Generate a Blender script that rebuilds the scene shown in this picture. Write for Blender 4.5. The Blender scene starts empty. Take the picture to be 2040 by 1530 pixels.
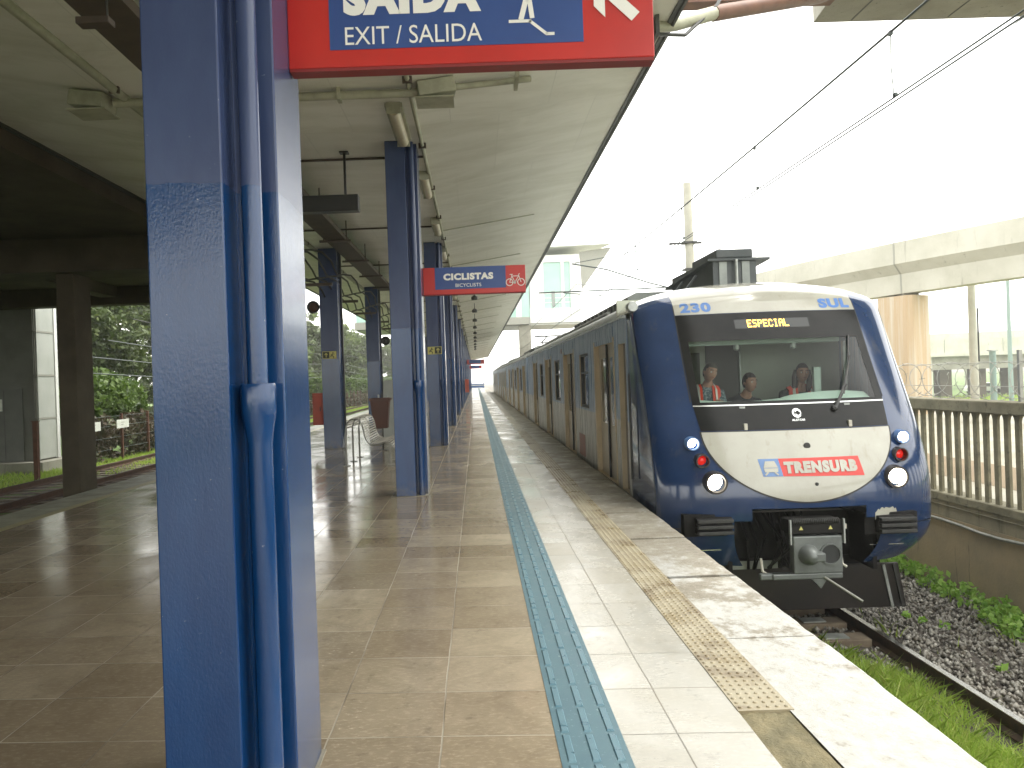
import bpy, bmesh, math, random
import numpy as np
from mathutils import Vector, Matrix, Euler

R = math.radians
scene = bpy.context.scene
COL = scene.collection
rng = np.random.default_rng(7)
random.seed(7)

# ------------------------------------------------------------------ camera, sky, sun, exposure
EYE = 1.5
cam_d = bpy.data.cameras.new("camera")
cam = bpy.data.objects.new("camera", cam_d)
COL.objects.link(cam)
scene.camera = cam
cam_d.sensor_width = 36.0
cam_d.lens = 36.0 * 1570.0 / 2040.0
cam_d.shift_x = 72.0 / 2040.0
cam_d.shift_y = -10.0 / 2040.0
cam_d.clip_start = 0.05
cam_d.clip_end = 3000.0
roll = 0.035
cam.matrix_world = Matrix((
    (math.cos(roll), math.sin(roll), 0, 0),
    (0, 0, -1, 0),
    (-math.sin(roll), math.cos(roll), 0, EYE),
    (0, 0, 0, 1)))

CLOUD = 9.0
SUN_ELEV, SUN_AZ = 62.0, 78.0          # azimuth measured from +Y towards +X
world = bpy.data.worlds.new("World")
scene.world = world
world.use_nodes = True
wn, wl = world.node_tree.nodes, world.node_tree.links
wn.clear()
sky = wn.new("ShaderNodeTexSky"); sky.sky_type = 'NISHITA'; sky.sun_disc = False
sky.sun_elevation = R(SUN_ELEV); sky.sun_rotation = R(SUN_AZ)
sky.air_density = 1.0; sky.dust_density = 1.0; sky.ozone_density = 1.0
hs = wn.new("ShaderNodeHueSaturation"); hs.inputs['Saturation'].default_value = 0.12
wl.new(sky.outputs[0], hs.inputs['Color'])
tint = wn.new("ShaderNodeMix"); tint.data_type = 'RGBA'; tint.blend_type = 'MULTIPLY'
tint.inputs[0].default_value = 1.0
tint.inputs[7].default_value = (1.0, 0.99, 0.94, 1)
wl.new(hs.outputs[0], tint.inputs[6])
bg = wn.new("ShaderNodeBackground"); bg.inputs['Strength'].default_value = 0.15
ov_ = wn.new("ShaderNodeMix"); ov_.data_type = 'RGBA'; ov_.inputs[0].default_value = 0.6      # overcast: an even cloud layer
ov_.inputs[7].default_value = (CLOUD, CLOUD * .99, CLOUD * .945, 1)
wl.new(tint.outputs[2], ov_.inputs[6]); wl.new(ov_.outputs[2], bg.inputs['Color'])
wo = wn.new("ShaderNodeOutputWorld"); wl.new(bg.outputs[0], wo.inputs['Surface'])

sun_d = bpy.data.lights.new("sun", 'SUN'); sun_d.energy = 1.0; sun_d.angle = R(25)
sun_d.color = (1.0, 0.97, 0.9)
sun = bpy.data.objects.new("sun", sun_d); COL.objects.link(sun)
_s = Vector((math.sin(R(SUN_AZ)) * math.cos(R(SUN_ELEV)), math.cos(R(SUN_AZ)) * math.cos(R(SUN_ELEV)), math.sin(R(SUN_ELEV))))
sun.rotation_euler = _s.to_track_quat('Z', 'Y').to_euler()
sun.location = (20, 10, 60)

scene.view_settings.view_transform = 'Standard'
scene.view_settings.look = 'None'
scene.view_settings.gamma = 1.0
scene.view_settings.use_curve_mapping = False
scene.view_settings.exposure = 1.75
scene.cycles.max_bounces = 9
scene.cycles.diffuse_bounces = 5
scene.cycles.transparent_max_bounces = 24
scene.cycles.use_denoising = True

# ------------------------------------------------------------------ materials
def pos_node(n, l, stretch=(1, 1, 1)):
    g = n.new("ShaderNodeNewGeometry")
    m = n.new("ShaderNodeMapping"); m.inputs['Scale'].default_value = stretch
    l.new(g.outputs['Position'], m.inputs['Vector'])
    return m.outputs[0]

def noise(n, l, vec, scale, detail=6, rough=.6, dist=0.0):
    t = n.new("ShaderNodeTexNoise"); t.inputs['Scale'].default_value = scale
    t.inputs['Detail'].default_value = detail; t.inputs['Roughness'].default_value = rough
    t.inputs['Distortion'].default_value = dist
    if vec is not None: l.new(vec, t.inputs['Vector'])
    return t.outputs['Fac']

def remap(n, l, v, a, b, c=0.0, d=1.0):
    m = n.new("ShaderNodeMapRange"); m.inputs[1].default_value = a; m.inputs[2].default_value = b
    m.inputs[3].default_value = c; m.inputs[4].default_value = d
    l.new(v, m.inputs[0]); return m.outputs[0]

def mixc(n, l, f, a, b, mode='MIX'):
    m = n.new("ShaderNodeMix"); m.data_type = 'RGBA'; m.blend_type = mode
    if isinstance(f, (int, float)): m.inputs[0].default_value = f
    else: l.new(f, m.inputs[0])
    for k, v in ((6, a), (7, b)):
        if isinstance(v, tuple): m.inputs[k].default_value = (*v[:3], 1)
        else: l.new(v, m.inputs[k])
    return m.outputs[2]

def mathn(n, l, op, a, b=0.0):
    m = n.new("ShaderNodeMath"); m.operation = op
    for k, v in ((0, a), (1, b)):
        if isinstance(v, (int, float)): m.inputs[k].default_value = v
        else: l.new(v, m.inputs[k])
    return m.outputs[0]

def base(name):
    m = bpy.data.materials.new(name); m.use_nodes = True
    n, l = m.node_tree.nodes, m.node_tree.links
    return m, n, l, n["Principled BSDF"]

def mat(name, c1, c2=None, scale=3.0, lo=.38, hi=.64, rough=.6, rvar=0.0, metal=0.0, bump=0.0, bscale=60.0,
        stretch=(1, 1, 1), spec=.5, coat=0.0, c3=None, s3=20.0, lo3=.6, hi3=.7, st3=(1, 1, 1), emit=None, estr=0.0, bdist=.01):
    m, n, l, p = base(name)
    p.inputs['Roughness'].default_value = rough
    p.inputs['Metallic'].default_value = metal
    p.inputs['Specular IOR Level'].default_value = spec
    p.inputs['Coat Weight'].default_value = coat
    p.inputs['Coat Roughness'].default_value = .08
    col = None
    if c2 is not None:
        f = noise(n, l, pos_node(n, l, stretch), scale)
        col = mixc(n, l, remap(n, l, f, lo, hi), c1, c2)
        if rvar: l.new(remap(n, l, f, .3, .7, max(0, rough - rvar), rough + rvar), p.inputs['Roughness'])
    if c3 is not None:
        f3 = noise(n, l, pos_node(n, l, st3), s3, 8, .7)
        col = mixc(n, l, remap(n, l, f3, lo3, hi3), col if col is not None else c1, c3)
    if col is None: p.inputs['Base Color'].default_value = (*c1, 1)
    else: l.new(col, p.inputs['Base Color'])
    if bump:
        b = n.new("ShaderNodeBump"); b.inputs['Strength'].default_value = bump; b.inputs['Distance'].default_value = bdist
        l.new(noise(n, l, pos_node(n, l, stretch if c2 is None else (1, 1, 1)), bscale, 4), b.inputs['Height'])
        l.new(b.outputs[0], p.inputs['Normal'])
    if emit:
        p.inputs['Emission Color'].default_value = (*emit, 1); p.inputs['Emission Strength'].default_value = estr
    return m

def tile_mat(name, c1, c2, mortar, skew, ox, oy, bw, bh, r0, r1, dirt):
    """Stone paving slabs in a square grid, wet in patches."""
    m, n, l, p = base(name)
    g = n.new("ShaderNodeNewGeometry")
    sep = n.new("ShaderNodeSeparateXYZ"); l.new(g.outputs['Position'], sep.inputs[0])
    x = mathn(n, l, 'ADD', sep.outputs[0], -ox)
    y = mathn(n, l, 'ADD', mathn(n, l, 'ADD', sep.outputs[1], mathn(n, l, 'MULTIPLY', sep.outputs[0], skew)), -oy)
    # slight waviness of the joints
    wob = noise(n, l, pos_node(n, l), 1.7, 2)
    wob = remap(n, l, wob, 0, 1, -.008, .008)
    y = mathn(n, l, 'ADD', y, wob); x = mathn(n, l, 'ADD', x, wob)
    cb = n.new("ShaderNodeCombineXYZ"); l.new(x, cb.inputs[0]); l.new(y, cb.inputs[1])
    bt = n.new("ShaderNodeTexBrick"); bt.offset = 0.0; bt.squash = 1.0
    bt.inputs['Scale'].default_value = 1.0; bt.inputs['Brick Width'].default_value = bw; bt.inputs['Row Height'].default_value = bh
    bt.inputs['Mortar Size'].default_value = .004; bt.inputs['Mortar Smooth'].default_value = .3; bt.inputs['Bias'].default_value = 0.0
    l.new(cb.outputs[0], bt.inputs['Vector'])
    cellx = mathn(n, l, 'FLOOR', mathn(n, l, 'DIVIDE', x, bw)); celly = mathn(n, l, 'FLOOR', mathn(n, l, 'DIVIDE', y, bh))
    wn_ = n.new("ShaderNodeTexWhiteNoise"); cc = n.new("ShaderNodeCombineXYZ"); l.new(cellx, cc.inputs[0]); l.new(celly, cc.inputs[1])
    l.new(cc.outputs[0], wn_.inputs['Vector'])
    sp = n.new("ShaderNodeSeparateXYZ"); l.new(wn_.outputs['Color'], sp.inputs[0])
    # every slab has its own tone, and its own cloudy figure
    offs = n.new("ShaderNodeVectorMath"); offs.operation = 'MULTIPLY_ADD'; offs.inputs[1].default_value = (7, 7, 7)
    l.new(wn_.outputs['Color'], offs.inputs[0]); l.new(g.outputs['Position'], offs.inputs[2])
    n1 = noise(n, l, offs.outputs[0], 3.2, 8, .65, .8)
    n2 = noise(n, l, pos_node(n, l, (1, 2.0, 1)), 26, 6, .7)
    c = mixc(n, l, sp.outputs[0], c1, c2)
    c = mixc(n, l, remap(n, l, sp.outputs[1], .78, .84, 0, .45), c, dirt)
    c = mixc(n, l, remap(n, l, n1, .4, .7, 0, .55), c, dirt)
    c = mixc(n, l, remap(n, l, n2, .5, .72, 0, .35), c, tuple(min(1, v * 1.6) for v in c2))
    n5 = noise(n, l, pos_node(n, l), 9, 6, .7)
    c = mixc(n, l, remap(n, l, n5, .58, .7, 0, .55), c, tuple(v * .45 for v in c1))
    # broad trodden dirt and patchy grout, light where it is fresh and dark where it is worn
    n6 = noise(n, l, pos_node(n, l, (1, .35, 1)), .9, 6, .6, .7)
    c = mixc(n, l, remap(n, l, n6, .42, .66, 0, .4), c, dirt)
    gr = mixc(n, l, remap(n, l, noise(n, l, pos_node(n, l), 1.3, 4), .44, .56), mortar, tuple(v * .42 for v in c1))
    c = mixc(n, l, mathn(n, l, 'MULTIPLY', bt.outputs['Fac'], .8), c, gr)
    l.new(c, p.inputs['Base Color'])
    n3 = noise(n, l, pos_node(n, l, (1, .8, 1)), 1.1, 6, .6, 1.0)
    rr = mathn(n, l, 'ADD', remap(n, l, n3, .36, .62, r0, r1), remap(n, l, bt.outputs['Fac'], 0, 1, 0, .3))
    rr = mathn(n, l, 'ADD', rr, remap(n, l, n2, .3, .8, -.04, .1))
    l.new(rr, p.inputs['Roughness'])
    h = mathn(n, l, 'SUBTRACT', remap(n, l, n2, 0, 1, 0, .5), remap(n, l, bt.outputs['Fac'], 0, 1, 0, 2.0))
    # each slab lies a little off level, as laid stone does
    tx = mathn(n, l, 'MULTIPLY', remap(n, l, sp.outputs[0], 0, 1, -4, 4), x)
    ty = mathn(n, l, 'MULTIPLY', remap(n, l, sp.outputs[1], 0, 1, -6, 6), y)
    h = mathn(n, l, 'ADD', h, mathn(n, l, 'ADD', tx, ty))
    b = n.new("ShaderNodeBump"); b.inputs['Strength'].default_value = .35; b.inputs['Distance'].default_value = .002
    l.new(h, b.inputs['Height']); l.new(b.outputs[0], p.inputs['Normal'])
    return m

def edge_mat():
    """Concrete edge slabs with whitewash that is thick near the camera and worn through farther on."""
    m, n, l, p = base("weathered_edge_slabs")
    g = n.new("ShaderNodeNewGeometry"); sep = n.new("ShaderNodeSeparateXYZ"); l.new(g.outputs['Position'], sep.inputs[0])
    n1 = noise(n, l, pos_node(n, l), 2.4, 8, .7); n2 = noise(n, l, pos_node(n, l, (1, .7, 1)), 14, 8, .72); n3 = noise(n, l, pos_node(n, l), 60, 5, .7)
    bare = mixc(n, l, remap(n, l, n1, .38, .62), (.29, .265, .21), (.18, .16, .12))
    bare = mixc(n, l, remap(n, l, n3, .5, .7, 0, .5), bare, (.5, .46, .38))
    paint = mixc(n, l, remap(n, l, n2, .4, .7), (.44, .44, .415), (.33, .32, .285))
    wear = mathn(n, l, 'ADD', mathn(n, l, 'ADD', mathn(n, l, 'MULTIPLY', n1, .9), mathn(n, l, 'MULTIPLY', n2, .5)), remap(n, l, sep.outputs[1], 2.5, 6.5, -.18, .12))
    f = remap(n, l, wear, .68, .78)
    f = mathn(n, l, 'MAXIMUM', f, remap(n, l, n2, .62, .68, 0, .8))
    l.new(mixc(n, l, f, paint, bare), p.inputs['Base Color'])
    l.new(remap(n, l, n1, .35, .65, .3, .62), p.inputs['Roughness'])
    b = n.new("ShaderNodeBump"); b.inputs['Strength'].default_value = .55; b.inputs['Distance'].default_value = .008
    l.new(mathn(n, l, 'ADD', n3, mathn(n, l, 'MULTIPLY', n2, .8)), b.inputs['Height']); l.new(b.outputs[0], p.inputs['Normal'])
    return m

def leaf_mat(name, cols, trans=.35, rough=.5):
    m, n, l, p = base(name)
    g = n.new("ShaderNodeNewGeometry")
    cr = n.new("ShaderNodeValToRGB")
    cr.color_ramp.elements[0].color = (*cols[0], 1); cr.color_ramp.elements[1].color = (*cols[-1], 1)
    for i, c in enumerate(cols[1:-1]):
        e = cr.color_ramp.elements.new((i + 1) / (len(cols) - 1)); e.color = (*c, 1)
    l.new(g.outputs['Random Per Island'], cr.inputs[0])
    l.new(cr.outputs[0], p.inputs['Base Color']); p.inputs['Roughness'].default_value = rough
    tr = n.new("ShaderNodeBsdfTranslucent"); l.new(cr.outputs[0], tr.inputs['Color'])
    mx = n.new("ShaderNodeMixShader"); mx.inputs[0].default_value = trans
    l.new(p.outputs[0], mx.inputs[1]); l.new(tr.outputs[0], mx.inputs[2])
    l.new(mx.outputs[0], n["Material Output"].inputs['Surface'])
    return m

def glass_mat(name, tintc=(.75, .8, .78), rough=.03, clear=1.0):
    m, n, l, p = base(name)
    tr = n.new("ShaderNodeBsdfTransparent"); tr.inputs['Color'].default_value = (*tintc, 1)
    gl = n.new("ShaderNodeBsdfGlossy"); gl.inputs['Roughness'].default_value = rough
    fr = n.new("ShaderNodeFresnel"); fr.inputs['IOR'].default_value = 1.22
    mx = n.new("ShaderNodeMixShader"); l.new(fr.outputs[0], mx.inputs[0])
    l.new(tr.outputs[0], mx.inputs[1]); l.new(gl.outputs[0], mx.inputs[2])
    l.new(mx.outputs[0], n["Material Output"].inputs['Surface'])
    return m

def column_paint():
    """Two coats: matt lavender blue above the paint line, thick glossy royal blue below."""
    m, n, l, p = base("column_paint")
    g = n.new("ShaderNodeNewGeometry"); sep = n.new("ShaderNodeSeparateXYZ"); l.new(g.outputs['Position'], sep.inputs[0])
    w = remap(n, l, noise(n, l, pos_node(n, l), 14, 3), 0, 1, -.012, .012)
    low = remap(n, l, mathn(n, l, 'ADD', sep.outputs[2], w), 2.188, 2.192, 1, 0)
    n1 = noise(n, l, pos_node(n, l, (1, 1, .35)), 5, 6)
    cu = mixc(n, l, remap(n, l, n1, .35, .65), (.034, .052, .122), (.046, .069, .148))
    cl = mixc(n, l, remap(n, l, n1, .35, .65), (.003, .032, .112), (.006, .044, .142))
    c = mixc(n, l, low, cu, cl)
    chips = remap(n, l, noise(n, l, pos_node(n, l), 34, 8, .75), .672, .684, 0, .65)
    c = mixc(n, l, chips, c, (.3, .36, .42))
    scr = remap(n, l, noise(n, l, pos_node(n, l, (3, 3, .4)), 16, 8, .8), .76, .79, 0, .3)
    c = mixc(n, l, scr, c, (.18, .24, .32))
    l.new(remap(n, l, low, 0, 1, .0, .12), p.inputs['Coat Weight']); p.inputs['Coat Roughness'].default_value = .09
    grime = mathn(n, l, 'MULTIPLY', remap(n, l, sep.outputs[2], .0, .22, 1, 0), remap(n, l, noise(n, l, pos_node(n, l), 9, 6, .7), .35, .6))
    c = mixc(n, l, mathn(n, l, 'MULTIPLY', grime, .75), c, (.1, .09, .07))
    l.new(remap(n, l, low, 0, 1, .4, .5), p.inputs['Specular IOR Level'])
    l.new(c, p.inputs['Base Color'])
    l.new(remap(n, l, low, 0, 1, .24, .12), p.inputs['Roughness'])
    b = n.new("ShaderNodeBump"); b.inputs['Distance'].default_value = .004
    l.new(remap(n, l, low, 0, 1, .12, .22), b.inputs['Strength'])
    hh = mathn(n, l, 'ADD', noise(n, l, pos_node(n, l, (1, 1, .55)), 130, 4, .6), mathn(n, l, 'MULTIPLY', noise(n, l, pos_node(n, l, (1, 1, .3)), 30, 5, .65), 1.0))
    l.new(hh, b.inputs['Height']); l.new(b.outputs[0], p.inputs['Normal'])
    return m

def soffit_mat(name, c1, c2):
    m, n, l, p = base(name)
    g = n.new("ShaderNodeNewGeometry")
    mp = n.new("ShaderNodeMapping"); l.new(g.outputs['Position'], mp.inputs[0]); mp.inputs['Location'].default_value = (.2, .55, 0)
    bt = n.new("ShaderNodeTexBrick"); bt.offset = .5
    bt.inputs['Scale'].default_value = 1; bt.inputs['Brick Width'].default_value = 1.22; bt.inputs['Row Height'].default_value = 2.6
    bt.inputs['Mortar Size'].default_value = .006; bt.inputs['Mortar Smooth'].default_value = .4
    bt.inputs['Color1'].default_value = (*c1, 1); bt.inputs['Color2'].default_value = tuple(v * .95 for v in c1) + (1,)
    bt.inputs['Mortar'].default_value = tuple(v * .82 for v in c1) + (1,)
    l.new(mp.outputs[0], bt.inputs['Vector'])
    f = noise(n, l, pos_node(n, l, (.5, 1.2, 1)), 1.4, 8, .65, .5)
    c = mixc(n, l, remap(n, l, f, .42, .7, 0, .9), bt.outputs['Color'], c2)
    f2 = noise(n, l, pos_node(n, l), 30, 5)
    c = mixc(n, l, remap(n, l, f2, .7, .74, 0, .5), c, tuple(v * .4 for v in c1))
    l.new(c, p.inputs['Base Color']); p.inputs['Roughness'].default_value = .42
    b = n.new("ShaderNodeBump"); b.inputs['Strength'].default_value = .15; b.inputs['Distance'].default_value = .01
    l.new(noise(n, l, pos_node(n, l, (1, .4, 1)), 3, 3), b.inputs['Height']); l.new(b.outputs[0], p.inputs['Normal'])
    return m

def train_side_mat(name, upper, lower, zc, rough=.25):
    m, n, l, p = base(name)
    g = n.new("ShaderNodeNewGeometry"); sep = n.new("ShaderNodeSeparateXYZ"); l.new(g.outputs['Position'], sep.inputs[0])
    f = remap(n, l, sep.outputs[2], zc - .01, zc + .01)
    c = mixc(n, l, f, lower, upper)  # blue-grey above zc, grey-tan below
    st = noise(n, l, pos_node(n, l, (1, 6, .35)), 2.5, 8, .65)
    c = mixc(n, l, remap(n, l, st, .45, .72, 0, .6), c, (.22, .21, .175))
    l.new(c, p.inputs['Base Color']); p.inputs['Roughness'].default_value = rough
    l.new(remap(n, l, st, .3, .7, rough - .06, rough + .15), p.inputs['Roughness'])
    return m

MT = {}
MT['column'] = column_paint()
MT['soffit'] = soffit_mat("canopy_soffit_paint", (.8, .79, .72), (.6, .59, .5))
MT['fascia'] = mat("dark_fascia_metal", (.06, .065, .06), (.1, .1, .09), 6, rough=.5)
MT['roof_sheet'] = mat("roof_sheeting", (.35, .36, .34), (.25, .25, .23), 2, rough=.6)
MT['tile'] = tile_mat("brown_stone_slabs", (.25, .202, .138), (.375, .322, .235), (.33, .3, .235), .045, .2845, 3.31, .48, .475, .06, .22, (.15, .115, .074))
MT['tile_light'] = tile_mat("pale_stone_slabs", (.32, .31, .27), (.39, .38, .34), (.15, .13, .1), .035, .784, 3.30, .32, .475, .12, .36, (.32, .295, .235))
MT['edge'] = edge_mat()
MT['edge_far'] = edge_mat() if True else mat("worn_concrete_edge", (.44, .4, .31), (.3, .26, .18), 2.0, .42, .64, rough=.42, rvar=.2, bump=.4, bscale=60, c3=(.6, .58, .52), s3=5, lo3=.56, hi3=.66)
MT['mortar'] = mat("exposed_mortar_bed", (.13, .115, .065), (.2, .17, .095), 9, rough=.9, bump=.8, bscale=70, c3=(.3, .27, .17), s3=40, lo3=.6, hi3=.72)
MT['conc_wall'] = mat("platform_face_concrete", (.25, .23, .18), (.13, .12, .09), 2, rough=.85, bump=.3)
MT['blue_tact'] = mat("blue_tactile_rubber", (.052, .115, .145), (.08, .15, .175), 7, rough=.42, rvar=.12, c3=(.28, .38, .38), s3=50, lo3=.6, hi3=.72)
MT['blue_bar'] = mat("blue_tactile_bar", (.06, .135, .175), (.095, .18, .215), 12, rough=.34, rvar=.12, c3=(.34, .45, .46), s3=60, lo3=.64, hi3=.74)
MT['yellow_tact'] = mat("faded_yellow_tactile", (.26, .215, .13), (.32, .285, .2), 4, rough=.36, rvar=.18, c3=(.11, .075, .035), s3=3.2, lo3=.5, hi3=.66)
MT['grey_edge'] = mat("grey_edge_concrete", (.27, .27, .2), (.2, .2, .15), 3, rough=.5, rvar=.15)
MT['dull_yellow'] = mat("dull_yellow_line", (.36, .33, .17), (.3, .27, .14), 6, rough=.5)
MT['red'] = mat("sign_red_enamel", (.5, .018, .012), (.44, .015, .01), 3, rough=.3, coat=.2)
MT['darkred'] = mat("sign_shaded_red", (.2, .012, .012), rough=.5)  # shade on the sign's bottom face put into a darker red
MT['blue'] = mat("sign_blue_enamel", (.022, .062, .22), (.026, .072, .25), 4, rough=.3, coat=.2)
MT['white'] = mat("sign_white_film", (.78, .78, .72), rough=.4)
MT['concrete'] = mat("grey_concrete", (.3, .29, .24), (.22, .21, .17), 1.2, rough=.85, bump=.3, bscale=30, c3=(.13, .12, .1), s3=3, st3=(4, 4, .3))
MT['dark_concrete'] = mat("stained_dark_concrete", (.085, .07, .045), (.058, .047, .03), 1.4, rough=.9, bump=.3, bscale=25, c3=(.05, .042, .03), s3=3, st3=(4, 4, .4))
MT['pale_concrete'] = mat("pale_viaduct_concrete", (.5, .49, .42), (.42, .41, .34), .7, rough=.8, bump=.2, c3=(.3, .29, .24), s3=1.6, st3=(3, 3, .3))
MT['stained_pier'] = mat("rust_streaked_pier_concrete", (.5, .45, .36), (.44, .33, .21), 1.1, rough=.85, stretch=(3.2, 3.2, .12), lo=.4, hi=.56, c3=(.46, .42, .33), s3=2.4, st3=(3, 3, .15))
MT['wall_base'] = mat("muddy_wall_concrete", (.26, .23, .15), (.18, .16, .105), 1.6, rough=.85, bump=.5, bscale=25, stretch=(1, 1, .5), c3=(.05, .046, .03), s3=2.0, lo3=.52, hi3=.7, st3=(3, 3, .22))
MT['wall_mud'] = mat("soil_splashed_concrete", (.32, .25, .15), (.24, .2, .13), 1.8, rough=.9, bump=.5, bscale=25, c3=(.08, .065, .04), s3=2.5, st3=(3, 3, .35))
MT['baluster'] = mat("mossy_baluster_concrete", (.22, .2, .13), (.15, .135, .085), 4, rough=.9, bump=.4, c3=(.08, .075, .05), s3=9, lo3=.55, hi3=.68)
MT['ballast'] = mat("ballast_bed", (.1, .085, .07), (.05, .042, .035), 12, rough=.9, bump=1.0, bscale=28, bdist=.04)
MT['stone'] = leaf_mat("ballast_stone", [(.07, .064, .052), (.22, .21, .18), (.11, .095, .072), (.36, .345, .3)], 0.0, .36)
MT['soil'] = mat("damp_soil", (.1, .075, .045), (.06, .05, .03), 3, rough=.9, bump=.8, bscale=20, bdist=.03)
MT['lawn'] = mat("rough_grass_ground", (.1, .17, .028), (.07, .12, .022), 2.5, rough=.9, bump=.8, bscale=18, bdist=.03)
MT['grass'] = leaf_mat("grass_blade", [(.22, .35, .04), (.36, .5, .08), (.3, .44, .06), (.48, .52, .15)], .45)
MT['weed'] = leaf_mat("weed_leaf", [(.17, .34, .05), (.27, .46, .08), (.36, .54, .12)], .45)
MT['rail_side'] = mat("rusty_rail_steel", (.035, .022, .014), (.07, .038, .02), 8, rough=.75)
MT['rail_rust'] = mat("bright_rust_steel", (.1, .052, .03), (.06, .034, .022), 8, rough=.8)
MT['rail_top'] = mat("polished_rail_head", (.55, .55, .52), rough=.22, metal=1.0)
MT['sleeper'] = mat("old_concrete_sleeper", (.2, .16, .11), (.13, .1, .07), 6, rough=.9)
MT['plate'] = mat("galvanised_plate", (.42, .44, .42), (.3, .32, .3), 9, rough=.4, metal=.5)
MT['conduit'] = mat("painted_conduit", (.4, .4, .3), (.3, .3, .22), 6, rough=.5)
MT['steel_dark'] = mat("dark_steel", (.022, .023, .022), (.035, .034, .03), 8, rough=.45)
MT['tray'] = mat("brown_cable_tray", (.055, .042, .032), (.08, .06, .045), 4, rough=.6)
MT['cable'] = mat("black_cable", (.015, .015, .014), rough=.6)
MT['brown_steel'] = mat("red_oxide_steel", (.16, .075, .045), (.11, .05, .032), 4, rough=.6)
MT['lamp_glass'] = mat("fluorescent_cover", (.5, .45, .33), (.42, .36, .25), 6, rough=.4)
MT['board'] = mat("black_display_board", (.012, .013, .012), (.02, .02, .018), 5, rough=.4)
MT['bench'] = mat("cream_bench_enamel", (.52, .5, .43), (.44, .42, .35), 8, rough=.4)
MT['bench_leg'] = mat("grey_bench_tube", (.3, .3, .27), (.22, .22, .19), 8, rough=.4, metal=.3)
MT['bin'] = mat("brown_plastic", (.085, .028, .014), (.065, .022, .012), 6, rough=.36)
MT['cabinet_red'] = mat("cabinet_red_paint", (.36, .05, .022), (.3, .04, .018), 5, rough=.45)
MT['faded_red'] = mat("faded_red_decal", (.3, .12, .085), (.26, .15, .11), 6, rough=.5)
MT['exit_yellow'] = mat("exit_sign_yellow", (.55, .5, .15), rough=.5)
MT['exit_dark'] = mat("exit_sign_dark", (.025, .03, .016), rough=.5)
MT['clad'] = mat("white_cladding_panel", (.42, .44, .4), (.36, .38, .34), 1.2, rough=.5, bump=.08, bscale=3)
MT['clad_dark'] = mat("shade_toned_cladding", (.14, .145, .12), (.11, .11, .09), 1.4, rough=.6)  # shade under the overpass put into this darker cladding colour
MT['door_green'] = mat("grey_green_door", (.12, .125, .105), (.095, .1, .085), 3, rough=.5)
MT['rust_post'] = mat("rusty_post", (.13, .055, .03), (.08, .038, .022), 8, rough=.85)
MT['notice'] = mat("white_notice_plate", (.7, .72, .66), (.6, .62, .56), 8, rough=.5)
MT['wire'] = mat("thin_wire", (.07, .085, .08), rough=.5, metal=.4)
MT['barbed'] = mat("galvanised_barbed_wire", (.3, .3, .27), rough=.5, metal=.4)
MT['pole'] = mat("pale_pole_concrete", (.44, .43, .36), (.36, .35, .29), 2, rough=.8)
MT['lamp_pole'] = mat("green_grey_lamp_pole", (.2, .27, .25), rough=.5)
MT['street'] = mat("pale_street_paving", (.23, .215, .15), (.19, .175, .12), .6, rough=.6, rvar=.15)
MT['dirt'] = mat("brown_dirt_strip", (.16, .115, .058), (.13, .09, .045), 1.2, rough=.85)
MT['bark'] = mat("tree_bark", (.09, .07, .045), (.055, .044, .03), 5, rough=.9, bump=.8, bscale=12, stretch=(1, 1, .3), bdist=.04)
MT['leaf_dark'] = leaf_mat("dark_evergreen_leaf", [(.03, .052, .012), (.075, .11, .024), (.05, .078, .016), (.12, .15, .045)], .3)
MT['leaf_mid'] = leaf_mat("mid_green_leaf", [(.05, .085, .014), (.1, .15, .026), (.15, .2, .045)], .35)
MT['leaf_bright'] = leaf_mat("bright_bush_leaf", [(.045, .085, .014), (.085, .145, .022), (.13, .2, .04)], .4)
MT['leaf_brown'] = leaf_mat("dry_creeper_leaf", [(.06, .042, .022), (.1, .068, .036), (.065, .075, .028), (.13, .09, .05)], .25)
MT['white_steel'] = mat("white_painted_frame", (.74, .75, .72), (.66, .67, .63), 1, rough=.45)
MT['green_glass'] = mat("green_tinted_glazing", (.3, .5, .42), (.36, .55, .47), .5, rough=.08, spec=.6)
MT['grey_under'] = mat("grey_underside_sheet", (.28, .28, .24), rough=.6)
# train
MT['tr_blue'] = mat("train_navy_enamel", (.011, .03, .084), (.015, .038, .102), 2.5, rough=.13, coat=.5, c3=(.07, .075, .085), s3=5, lo3=.56, hi3=.78, st3=(1, 1, .4))
MT['tr_white'] = mat("train_white_enamel", (.4, .395, .335), (.35, .34, .285), 2.0, rough=.16, coat=.4, c3=(.27, .25, .18), s3=6, lo3=.57, hi3=.8, st3=(1.5, 1, .5))
MT['tr_black'] = mat("train_black_enamel", (.01, .011, .011), (.016, .016, .015), 3, rough=.2, spec=.18)
MT['tr_side'] = train_side_mat("train_side_dirty_tones", (.23, .31, .42), (.4, .385, .33), .88)
MT['tr_roof'] = mat("train_roof_grey", (.3, .31, .29), (.22, .23, .21), 2, rough=.6)
MT['tr_unit'] = mat("roof_unit_grey", (.27, .295, .275), (.2, .22, .205), 3, rough=.5)
MT['tr_unit_dark'] = mat("roof_hood_dark", (.04, .05, .052), (.06, .07, .07), 3, rough=.5)
MT['tr_door'] = mat("stainless_door_leaf", (.5, .44, .33), (.4, .35, .26), 2.5, rough=.34, metal=.35, stretch=(1, 5, .3))
MT['tr_door_edge'] = mat("tan_door_pillar", (.55, .45, .29), (.45, .37, .24), 3, rough=.5)
MT['tr_glass'] = mat("dark_tinted_glass", (.02, .028, .03), (.035, .045, .045), 2, rough=.06, spec=.7)
MT['tr_under'] = mat("underframe_black", (.006, .006, .0055), (.011, .01, .009), 6, rough=.7, spec=.25)
MT['plow'] = mat("sooty_plough_steel", (.009, .007, .006), (.018, .013, .01), 2.5, rough=.42, c3=(.055, .042, .034), s3=20, lo3=.64, hi3=.74)
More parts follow.
